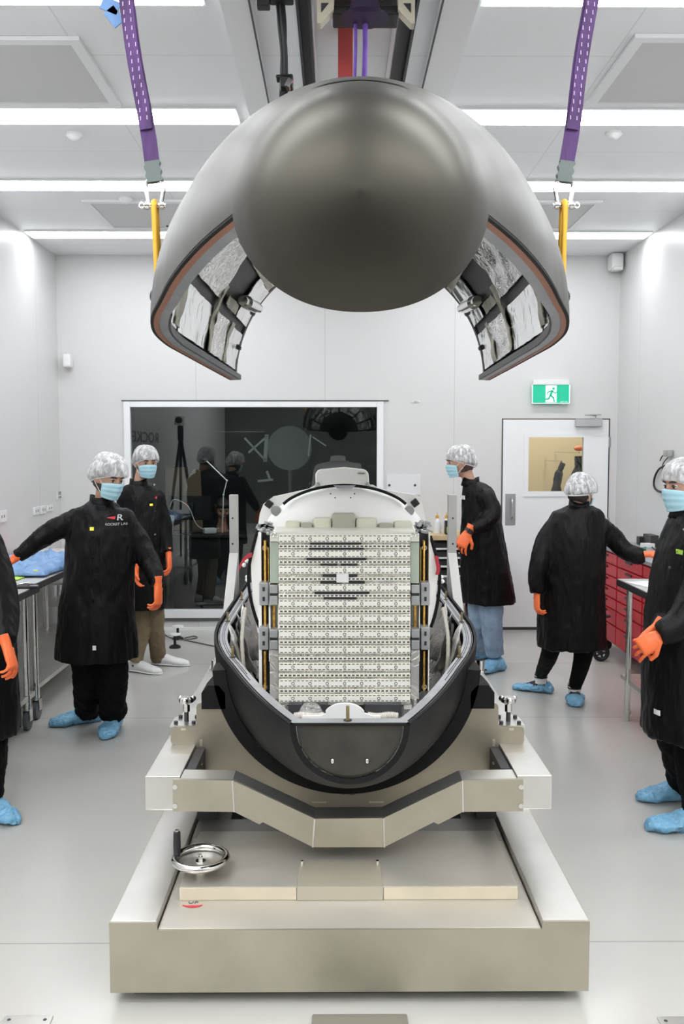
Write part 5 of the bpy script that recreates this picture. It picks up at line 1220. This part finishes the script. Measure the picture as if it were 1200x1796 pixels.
# floor plates
for (x, y, lb) in ((45, 1796, 'steel floor plate at the bottom left corner'), (1202, 1798, 'steel floor plate at the bottom right corner')):
    q = fl(x, y); t = thing('floor_plate', lb, 'floor plate', tuple(q)); b = B(); bx(b, q.x-.075, q.x+.075, q.y-.10, q.y+.035, 0.0005, .006, bev=.002); obj('plate', b, STEEL, t)
    for sx in (-.055, .055):
        b = B(); sph(b, (q.x+sx, q.y+.012, .006), (.006, .006, .003), 2); obj('plate_screw', b, DARKM, t)
q = fl(631, 1784); b = B(); bx(b, P(548, 1790, q.y).x, P(714, 1790, q.y).x, q.y-.4, q.y, .0005, .012, bev=.004); tag(obj('threshold_plate', b, mat('olive_grey_plate', (.20, .19, .15), .5)), 'dark olive plate on the floor in front of the dolly', 'floor plate')
# ================================================================== RIGHT SIDE
# red tool cabinet along the right wall
t = thing('tool_cabinet', 'long red tool cabinet with many shallow drawers along the right wall', 'tool cabinet', (2.5, 7.2, 0))
cx0, cy0, cy1 = 2.30, 6.15, 8.05
b = B(); bx(b, cx0+.02, XR-.03, cy0, cy1, .13, .90, bev=.006); obj('cabinet_body', b, RED, t)
b = B(); bx(b, cx0-.01, XR-.02, cy0-.01, cy1+.01, .905, .935, bev=.004); obj('cabinet_worktop', b, mat('grey_worktop', (.30, .31, .32), .4), t)
zz = [.15, .30, .43, .52, .61, .70, .80, .895]
for bank in range(3):
    ya = cy0+.02+bank*.625; yb_ = ya+.60
    for i in range(len(zz)-1):
        b = B(); bx(b, cx0-.002, cx0+.019, ya, yb_, zz[i]+.006, zz[i+1]-.006, bev=.004); dr = obj('drawer', b, RED, t)
        b = B(); bx(b, cx0-.014, cx0-.0025, (ya+yb_)/2-.07, (ya+yb_)/2+.07, zz[i+1]-.035, zz[i+1]-.018, bev=.002); obj('drawer_handle', b, DARKM, dr)
for y in (cy0+.15, cy1-.15):
    for x in (cx0+.06, XR-.1):
        b = B(); cyl(b, (x, y-.02, .055), (x, y+.02, .055), .054, n=20); box(b, (x, y, .115), (.05, .06, .028)); obj('cabinet_caster', b, BLACK, t)
t = thing('spoked_wheel', 'black spoked trolley wheel on the floor behind the woman\'s coat', 'wheel', (2.1, 7.45, 0))
q = fl(1054, 1160); c = q+V((0, 0, .072)); b = B(); torus(b, c, .055, .017, Matrix.Rotation(PI/2, 3, 'X'), 32, 10); 
for i in range(5):
    a = i*2*PI/5; cyl(b, c, c+V((.05*math.cos(a), 0, .05*math.sin(a))), .009, n=8)
cyl(b, c-V((0, .02, 0)), c+V((0, .02, 0)), .018, n=16); obj('wheel', b, BLACK, t)
b = B(); cyl(b, c, c+V((-.02, .03, .0)), .01); cyl(b, c+V((0, .03, 0)), c+V((.0, .03, .3)), .014); cyl(b, c+V((0, .03, .3)), V((2.28, c.y+.03, .375)), .014, n=10); obj('wheel_strut', b, DARKM, t)
# items on the cabinet
zt = .936
def onbox(name, x, y, sx, sy_, sz, m, lab, cat, rz=0):
    q = PZ(x, y, zt); b = B(); box(b, (q.x, q.y, zt+sz/2), (sx, sy_, sz), Matrix.Rotation(rz, 3, 'Z'), bev=.004); return tag(obj(name, b, m), lab, cat)
onbox('charger_box', 1152, 958, .17, .2, .10, mat('olive_black_box', (.03, .032, .025), .4), 'dark olive equipment box on the red cabinet', 'box')
onbox('power_adapter', 1127, 955, .08, .08, .07, BLACK, 'small black adapter left of the olive box', 'adapter')
onbox('white_connector', 1136, 960, .10, .08, .035, WPLASTIC, 'white connector block between the black adapter and the olive box', 'connector')
b = B(); tube(b, smooth_path([PZ(x, y, zt+.006) for x, y in ((1131, 964), (1133, 959), (1141, 958), (1148, 963), (1155, 968), (1165, 966))], 5), .005, 8); tag(obj('black_lead', b, BLACK), 'black looped lead on the red cabinet', 'cable')
b = B(); cyl(b, PZ(1112, 966, zt+.022), PZ(1130, 964, zt+.022), .02, n=14); tag(obj('green_bottle', b, mat('green_plastic', (.03, .22, .12), .4)), 'dark green bottle lying beside the orange glove', 'bottle')
b = B(); tube(b, smooth_path([PZ(x, y, zt+.006) for x, y in ((1084, 968), (1090, 962), (1098, 964), (1101, 969), (1094, 972))], 5), .006, 8); tag(obj('coiled_lead', b, BLACK), 'coiled black lead at the left end of the cabinet top', 'cable')
# steel table
table('steel-legged work table with dark edge in front of the red cabinet', 1.86, 2.24, 4.75, 6.0, .9, [(1.885, 5.8), (2.2, 5.8), (1.885, 4.85), (2.2, 4.85)], .27, cast=False)
b = B(); q = PZ(1118, 1019, .902); box(b, (2.0, 5.72, .9035), (.20, .30, .002), Matrix.Rotation(.3, 3, 'Z')); pp = tag(obj('paper_sheet', b, INKW), 'white printed paper lying on the steel-legged table', 'paper')
for i in range(6):
    b2 = B(); box(b2, (2.0+.01*i, 5.62+.035*i, .9047), (.12, .006, .0004), Matrix.Rotation(.3, 3, 'Z')); obj('print_line', b2, INKG, pp)
def bagd(u, v): a = u*2*PI; r = .10+.03*noise.noise(V((math.cos(a)*2, math.sin(a)*2, v*3))); s = math.sin(PI*(.08+.9*v)); return V((2.02+r*s*math.cos(a)*1.0, 5.35+r*s*1.8*math.sin(a), .273+.24*v))
o = tag(obj('black_bag', mesh_blob(bagd, 24, 12), BLACK), 'slumped black bag on the lower shelf of the steel-legged table', 'bag')
# exit sign
t = thing('exit_sign', 'green and white running-man exit sign above the door', 'exit sign', tuple(P(966, 708, YB-.04)))
a, c = P(933, 708, YB-.05), P(1000, 675, YB-.05); W_ = c.x-a.x; Hh = c.z-a.z
b = B(); bx(b, a.x+.01, c.x-.01, YB-.06, YB-.001, c.z, c.z+.045, bev=.004); obj('sign_housing', b, WPLASTIC, t)
def SG(u, v): return V((a.x+W_*u, YB-.05, a.z+Hh*v))
b = B(); prism(b, [SG(*p) for p in ((.03, 0), (.97, 0), (1, 1), (0, 1))], (0, .02, 0)); obj('sign_panel', b, GREEN, t)
b = B()
for p4 in (((.02, 0), (.98, 0), (.98, .035), (.02, .035)), ((.0, .0), (.02, 0), (.02, 1), (-.01, 1)), ((.98, 0), (1., 0), (1.01, 1), (.98, 1))): prism(b, [SG(*p)+V((0, -.002, 0)) for p in p4], (0, .0015, 0))
prism(b, [SG(*p)+V((0, -.002, 0)) for p in ((.36, .06), (.65, .06), (.65, .97), (.36, .97))], (0, .0015, 0)); obj('sign_doorway', b, SIGNW, t)
b = B(); y = YB-.0535
def seg_(p0, p1, w_): 
    A_, C_ = SG(*p0), SG(*p1); d = (C_-A_).normalized(); n_ = V((-d.z, 0, d.x))*w_; prism(b, [V((q.x, y, q.z)) for q in (A_+n_-d*w_*.6, A_-n_-d*w_*.6, C_-n_+d*w_*.6, C_+n_+d*w_*.6)], (0, .001, 0))
hd = SG(.565, .80); prism(b, [V((hd.x+.013*math.cos(2*PI*i/14), y, hd.z+.013*math.sin(2*PI*i/14))) for i in range(14)], (0, .001, 0))
for p0, p1, w_ in (((.53, .68), (.49, .45), .0105), ((.53, .68), (.61, .56), .005), ((.61, .56), (.65, .62), .0045), ((.52, .68), (.42, .62), .005), ((.42, .62), (.40, .5), .0045), ((.50, .43), (.57, .30), .007), ((.57, .30), (.59, .10), .006), ((.48, .43), (.44, .26), .007), ((.44, .26), (.34, .22), .006)): seg_(p0, p1, w_)
obj('running_figure', b, GREEN, t)
text('sign_small_print', 'EXIT-LUX', .016, Matrix.Translation(SG(.85, .09)+V((0, -.002, 0))) @ MFRONT, SIGNW, t)
# bench behind with wooden top
t = thing('wooden_bench', 'wood-topped bench with drawers of dark bins behind the right rear post', 'bench', (1.1, 8.4, 0))
w0, w1 = P(752, 945, 8.2).x, P(818, 945, 8.2).x; zt2 = P(770, 938, 8.2).z
b = B(); bx(b, w0, w1, 8.15, 8.75, zt2-.045, zt2, bev=.004); obj('bench_top', b, WOOD, t)
b = B()
for x in (w0+.02, w1-.02):
    for y in (8.18, 8.7):
        b = B(); cyl(b, (x, y, 0), (x, y, zt2-.045), .016, n=10); obj('bench_leg', b, STEEL, t)
for i, yy in enumerate((962, 978, 993, 1010, 1040, 1075)):
    z = P(770, yy, 8.2).z; b = B(); bx(b, w0+.02, w1-.02, 8.17, 8.7, z-.008, z+.006); o = obj('bench_shelf', b, WPLASTIC, t)
    for k_ in range(2):
        x = w0+.12+k_*.17; b = B(); bx(b, x-.07, x+.07, 8.2, 8.6, z+.0065, z+.052); tag(obj('storage_bin', b, mat('bin_black_plastic', (.02, .018, .018), .5)), '%s dark bin on the %s shelf of the wood-topped bench' % (('left', 'right')[k_], ('top', 'second', 'third', 'fourth', 'fifth', 'lowest')[i]), 'storage bin', 'dark bins under the wooden bench top')
for x, lb in ((767, 'clear spray bottle with yellow cap, left of the two on the wooden bench'), (783, 'clear spray bottle with yellow cap, right of the two on the wooden bench')):
    q = P(x, 938, 8.35); t2 = thing('clear_bottle', lb, 'bottle', (q.x, 8.35, zt2)); b = B(); tube(b, [(q.x, 8.35, zt2+z_) for z_ in (.0005, .10, .12, .14)], [.034, .034, .02, .012], 20); obj('bottle_body', b, mat('milky_plastic', (.78, .79, .78), .3), t2)
    b = B(); tube(b, [(q.x, 8.35, zt2+z_) for z_ in (.14, .165)], [.016, .014], 14); tube(b, [(q.x, 8.35, zt2+.165), (q.x, 8.35, zt2+.2)], [.004, .001], 8); obj('bottle_cap', b, YELLOW, t2)
q = P(790, 938, 8.25); t2 = thing('striped_box', 'small black and lime striped box beside the bottles', 'box', (q.x, 8.25, zt2)); b = B(); bx(b, q.x-.05, q.x+.05, 8.2, 8.3, zt2+.001, zt2+.125, bev=.004); obj('box_body', b, BLACK, t2)
b = B(); bx(b, q.x-.04, q.x-.0, 8.196, 8.1995, zt2+.02, zt2+.07); obj('box_label', b, LGREEN, t2)
t = thing('maroon_drawer_unit', 'dark red drawer unit against the back wall behind the jeans', 'drawer unit', (1.5, 8.45, 0))
m0, m1 = P(822, 1080, 8.25).x, P(876, 1080, 8.25).x
b = B(); bx(b, m0, m1, 8.25, 8.78, .04, .86, bev=.004); obj('unit_body', b, MAROON, t)
for i in range(5):
    b = B(); bx(b, m0+.01, m1-.01, 8.235, 8.2495, .06+.16*i, .205+.16*i, bev=.003); o = obj('drawer', b, MAROON, t); b = B(); bx(b, m0+.05, m1-.05, 8.225, 8.2345, .175+.16*i, .19+.16*i); obj('drawer_handle', b, DARKM, o)
# ================================================================== ROOM BEHIND THE WINDOW
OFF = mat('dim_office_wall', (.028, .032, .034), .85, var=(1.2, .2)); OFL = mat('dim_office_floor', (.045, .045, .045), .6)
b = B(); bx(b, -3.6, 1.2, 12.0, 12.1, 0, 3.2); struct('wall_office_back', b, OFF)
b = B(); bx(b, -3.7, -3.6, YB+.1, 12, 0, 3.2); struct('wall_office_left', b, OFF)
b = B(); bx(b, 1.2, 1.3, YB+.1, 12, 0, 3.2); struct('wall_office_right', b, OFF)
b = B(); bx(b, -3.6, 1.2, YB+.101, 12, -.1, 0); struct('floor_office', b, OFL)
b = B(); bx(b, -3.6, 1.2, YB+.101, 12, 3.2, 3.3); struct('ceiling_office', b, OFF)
# desk and monitor
dk = thing('office_desk', 'black desk with modesty panel just behind the big window', 'desk', (-1.2, 9.5, 0))
dx0, dx1 = P(288, 940, 9.2).x, P(455, 940, 9.2).x; zd = P(350, 938, 9.2).z
b = B(); bx(b, dx0, dx1, 9.2, 9.75, zd-.03, zd, bev=.004); obj('desk_top', b, mat('desk_black', (.022, .022, .022), .35), dk)
b = B(); bx(b, dx0+.04, dx1-.04, 9.3, 9.32, .08, zd-.031); bx(b, dx0+.04, dx0+.07, 9.25, 9.7, 0, zd-.031); bx(b, dx1-.07, dx1-.04, 9.25, 9.7, 0, zd-.031); obj('desk_panel', b, BLACK, dk)
mo = thing('computer_monitor', 'black computer monitor seen from behind on the desk behind the window', 'monitor', (P(334, 900, 9.4).x, 9.45, zd))
b = B(); a, c = P(291, 912, 9.42), P(371, 870, 9.42); bx(b, a.x, c.x, 9.42, 9.45, a.z, c.z, bev=.006); box(b, ((a.x+c.x)/2-.05, 9.40, (a.z+c.z)/2-.03), (.22, .04, .18), bev=.02); obj('monitor_casing', b, TINT, mo)
b = B(); xm = (a.x+c.x)/2; bx(b, xm-.03, xm+.03, 9.43, 9.46, zd+.005, a.z+.02); bx(b, xm-.16, xm+.16, 9.36, 9.56, zd+.0005, zd+.018, bev=.005); obj('monitor_stand', b, TINT, mo)
b = B(); a, c = P(280, 935, 9.3), P(302, 908, 9.3); box(b, ((a.x+c.x)/2, 9.32, (a.z+c.z)/2+.02), (.14, .10, .17), Matrix.Rotation(.1, 3, 'Y'), bev=.004); bxo = tag(obj('white_carton', b, WPLASTIC), 'white carton with a green mark beside the monitor', 'carton'); b = B(); cyl(b, ((a.x+c.x)/2-.02, 9.268, (a.z+c.z)/2+.04), ((a.x+c.x)/2-.02, 9.266, (a.z+c.z)/2+.04), .025, n=16); obj('carton_mark', b, GREEN, bxo)
b = B(); box(b, V((P(368, 950, 9.28).x, 9.28, zd+.034)), (.13, .08, .06), Matrix.Rotation(.4, 3, 'Z'), bev=.015); o = tag(obj('white_adapter', b, INKW), 'small white crumpled packet at the right end of the monitor', 'packet')
b = B(); tube(b, smooth_path([P(x, y, 9.3) for x, y in ((298, 889), (306, 876), (330, 888), (345, 920), (365, 930), (385, 926))], 6), .004, 6); tag(obj('desk_cable', b, INKW), 'thin white cable looping over the monitor', 'cable')
# lamp arm
t = thing('desk_lamp', 'thin jointed desk lamp with a round head behind the window', 'desk lamp', (P(390, 940, 9.32).x, 9.32, zd))
pts = [P(390, 938, 9.32), P(392, 868, 9.32), P(398, 843, 9.32), P(362, 808, 9.32)]; pts[0].z = zd+.012
for i in range(3):
    b = B(); cyl(b, pts[i], pts[i+1], .006, n=8); sph(b, pts[i+1], .011, 2); obj('lamp_arm', b, INKW, t)
b = B(); sph(b, pts[-1]+V((-.02, 0, .01)), (.035, .035, .025), 2); obj('lamp_head', b, BLACK, t)
# seated woman
Hs = P(391, 893, 9.55)
rw = thing('person', 'young woman with round glasses and a fringe sitting behind the window', 'person', (Hs.x, 9.6, 0))
R = hframe(12, 14)
b = B(); head_parts(b, Hs, R, .95); bw = V((Hs.x-.02, 9.6, Hs.z-.26)); tube(b, [Hs+R @ V((0, -.015, -.05)), Hs+V((-.01, .03, -.13)), bw], [.045, .045, .08], 14); sph(b, bw-V((0, 0, .10)), (.15, .10, .15), 3); tube(b, [bw-V((0, 0, .15)), bw-V((0, 0, .42))], [.14, .15], 16)
link('body', remesh(b, .006, 1), SKIN, rw)
b = B(); sph(b, bw-V((0, 0, .12)), (.19, .12, .16), 3); tube(b, [bw-V((0, 0, .1)), bw-V((0, 0, .45))], [.17, .18], 18)
for s in (-1, 1): tube(b, [bw+V((s*.15, 0, -.05)), bw+V((s*.2, .0, -.24)), bw+V((s*.12, -.10, -.34))], [.06, .055, .04], 14)
link('jumper', remesh(b, .011, 1, (.006, 10, 1, 3)), NAVY, rw)
b = hair_mesh(Hs, R, .98); sph(b, Hs+R @ V((0, .068, .062)), (.066, .036, .036), 2, R); 
for s in (-1, 1): tube(b, [Hs+R @ V((s*.074, .02, .05)), Hs+R @ V((s*.08, .015, -.02)), Hs+R @ V((s*.074, .0, -.10))], [.02, .022, .012], 10)
obj('hair', b, HAIRB, rw)
for s in (-1, 1):
    b = B(); torus(b, Hs+R @ V((s*.032, .106, .002)), .023, .0022, R @ Matrix.Rotation(PI/2, 3, 'X'), 20, 6); obj('glasses_rim', b, BRASS, rw)
    b = B(); sph(b, Hs+R @ V((s*.030, .083, .004)), .008, 2); obj('eye', b, EYEB, rw)
b = B(); sph(b, Hs+R @ V((0, .100, -.056)), (.018, .006, .005), 2); obj('lips', b, mat('lip', (.35, .10, .09), .5), rw)
b = B(); tube(b, [bw+V((-.05, -.09, .03)), bw+V((-.065, -.13, -.10)), bw+V((-.06, -.14, -.2))], [(.012, .003)]*3, 8); obj('lanyard', b, PURPLE2, rw)
for s in (-1, 1): glove(rw, bw+V((s*.12, -.10, -.34)), V((-s*.5, -.6, -.1)), V((0, 0, -1)), s, .3, .9, 'hand', SKIN)
t = thing('office_chair', 'dark office chair under the seated woman', 'chair', (bw.x, 9.75, 0)); zs = bw.z-.52
b = B(); box(b, (bw.x, 9.7, zs), (.46, .44, .07), bev=.02); obj('seat', b, BLACK, t)
b = B(); box(b, (bw.x, 9.93, zs+.30), (.42, .05, .45), bev=.02); obj('backrest', b, BLACK, t)
b = B(); cyl(b, (bw.x, 9.72, .06), (bw.x, 9.72, zs), .025); 
for i in range(5): a = i*2*PI/5; cyl(b, (bw.x, 9.72, .07), (bw.x+.27*math.cos(a), 9.72+.27*math.sin(a), .035), .018)
obj('pedestal', b, DARKM, t)
# dim things in the office
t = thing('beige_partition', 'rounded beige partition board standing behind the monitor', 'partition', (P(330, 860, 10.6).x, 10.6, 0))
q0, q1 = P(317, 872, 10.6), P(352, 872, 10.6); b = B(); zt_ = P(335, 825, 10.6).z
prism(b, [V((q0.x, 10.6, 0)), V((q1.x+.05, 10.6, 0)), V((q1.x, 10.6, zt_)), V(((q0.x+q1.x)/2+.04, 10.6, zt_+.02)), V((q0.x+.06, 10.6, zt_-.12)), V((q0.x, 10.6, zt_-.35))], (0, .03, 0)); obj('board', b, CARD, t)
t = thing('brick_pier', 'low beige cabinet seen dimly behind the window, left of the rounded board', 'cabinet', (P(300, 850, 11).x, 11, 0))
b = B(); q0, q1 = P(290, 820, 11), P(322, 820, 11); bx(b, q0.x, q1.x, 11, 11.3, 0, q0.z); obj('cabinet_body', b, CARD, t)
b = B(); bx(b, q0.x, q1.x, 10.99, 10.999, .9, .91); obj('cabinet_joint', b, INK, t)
# tape marks on the pane (inside face)
TAPE = mat('grey_tape', (.42, .44, .42), .7)
def tape(pts, w_, lab):
    b = B()
    for (x0, y0, x1, y1) in pts:
        A_, C_ = P(x0, y0, YB+.03), P(x1, y1, YB+.03); d = (C_-A_).normalized(); n_ = V((-d.z, 0, d.x))*w_; prism(b, [A_+n_, A_-n_, C_-n_, C_+n_], (0, .0006, 0))
    tag(obj('tape_mark', b, TAPE), lab, 'tape')
tape([(429, 768, 466, 808), (436, 794, 470, 764)], .010, 'pale crossed tape mark on the window, left of centre')
tape([(468, 762, 465, 810)], .018, 'pale upright tape strip crossing the tape cross on the window')
tape([(468, 826, 474, 842), (452, 844, 479, 841)], .011, 'pale L shaped tape mark low on the window')
tape([(545, 762, 541, 800)], .008, 'faint upright tape strip on the window right of the faint circle')
tape([(548, 766, 572, 782)], .006, 'faint slanted tape strip on the window below the reflected dome')
# big disc propped in the office
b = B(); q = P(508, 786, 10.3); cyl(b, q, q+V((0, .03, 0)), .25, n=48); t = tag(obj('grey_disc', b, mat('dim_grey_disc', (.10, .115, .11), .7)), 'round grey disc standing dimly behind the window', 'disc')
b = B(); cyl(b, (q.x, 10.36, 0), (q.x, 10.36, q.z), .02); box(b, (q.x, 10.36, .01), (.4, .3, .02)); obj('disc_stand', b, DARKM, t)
# added fill light that brightens the seated woman; no lamp stands there
l = bpy.data.lights.new('office_fill_light', 'AREA'); l.energy = 8; l.size = .5; lo = bpy.data.objects.new('office_fill_light', l); COL.objects.link(lo); lo.location = (Hs.x+.25, 9.02, 2.1); lo.rotation_euler = (.75, 0, 0)
# ================================================================== ROOM BEHIND THE DOOR
b = B(); bx(b, 1.3, 3.6, 11.0, 11.1, 0, 3.0); struct('wall_lobby_back', b, BEIGE)
b = B(); bx(b, 3.6, 3.7, YB+.1, 11, 0, 3.0); struct('wall_lobby_right', b, BEIGE)
b = B(); bx(b, 1.301, 1.32, YB+.1, 11, 0, 3.0); struct('wall_lobby_left', b, BEIGE)
b = B(); bx(b, 1.32, 3.6, YB+.101, 11, -.1, 0); struct('floor_lobby', b, FLOORM)
b = B(); bx(b, 1.32, 3.6, YB+.101, 11, 3.0, 3.1); struct('ceiling_lobby', b, WHITE)
t = thing('lobby_light', 'square ceiling light in the beige room behind the door', 'ceiling light', (2.4, 10, 2.97)); b = B(); bx(b, 2.1, 2.7, 9.7, 10.3, 2.985, 2.999); obj('light_housing', b, WHITE, t)
b = B(); bx(b, 2.13, 2.67, 9.73, 10.27, 2.97, 2.9849); obj('light_diffuser', b, mat('warm_diffuser', (1, 1, 1), .5, emit=((1, .90, .72), 42)), t)
def garment(pts, rs, lab, seed):
    b = B(); tube(b, smooth_path(pts, 5), [r for r in rs for _ in range(5)][:len(smooth_path(pts, 5))], 16); me = remesh(b, .008, 1, (.008, 12, 1, seed)); o = link('hanging_coat', me, COAT); return tag(o, lab, 'coat')
garment([P(988, 812, 10.2), P(981, 830, 10.2), P(976, 860, 10.2), P(972, 930, 10.2)], [.03, .045, .06, .10], 'dark coat sleeve seen through the door window, left one', 1)
garment([P(1016, 800, 9.9), P(1015, 830, 9.9), P(1004, 870, 9.9), P(1000, 960, 9.9)], [.05, .075, .09, .12], 'dark coat seen at the right side of the door window', 2)
b = B(); cyl(b, P(985, 809, 10.2), V((P(985, 809, 10.2).x, 11, P(985, 809, 10.2).z)), .008); cyl(b, P(1016, 797, 9.9)+V((0, .0, .02)), V((P(1016, 797, 9.9).x, 11, P(1016, 797, 9.9).z+.02)), .008); tag(obj('coat_rail', b, CHROME), 'thin steel coat pegs on the beige wall behind the door', 'coat rail')
b = B(); sph(b, P(1015, 793, 9.9)+V((0, 0, .04)), (.05, .035, .03), 3); tag(obj('orange_glove', b, GLOVE), 'orange glove on top of the dark coat behind the door window', 'glove')
# tripod camera near the left wall (shows as a reflection in the window)
tp = thing('camera_tripod', 'tall black tripod with a white camera, mirrored in the window', 'tripod', (-2.34, 3.9, 0))
for i in range(3):
    a = i*2*PI/3+.3; b = B(); tube(b, [(-2.34, 3.9, 1.95), (-2.34+.13*math.cos(a), 3.9+.13*math.sin(a), 1.2), (-2.34+.30*math.cos(a), 3.9+.30*math.sin(a), .0)], [.025, .022, .012], 10); obj('leg', b, BLACK, tp)
b = B(); cyl(b, (-2.34, 3.9, 1.9), (-2.34, 3.9, 2.12), .045); cyl(b, (-2.34, 3.9, 1.3), (-2.34, 3.9, 1.9), .018); obj('tripod_head', b, BLACK, tp)
b = B(); box(b, (-2.34, 3.9, 2.2), (.16, .22, .15), bev=.02); obj('camera_body', b, WPLASTIC, tp)
b = B(); cyl(b, (-2.34, 4.0, 2.2), (-2.34, 4.06, 2.2), .05); obj('camera_lens', b, BLACK, tp)
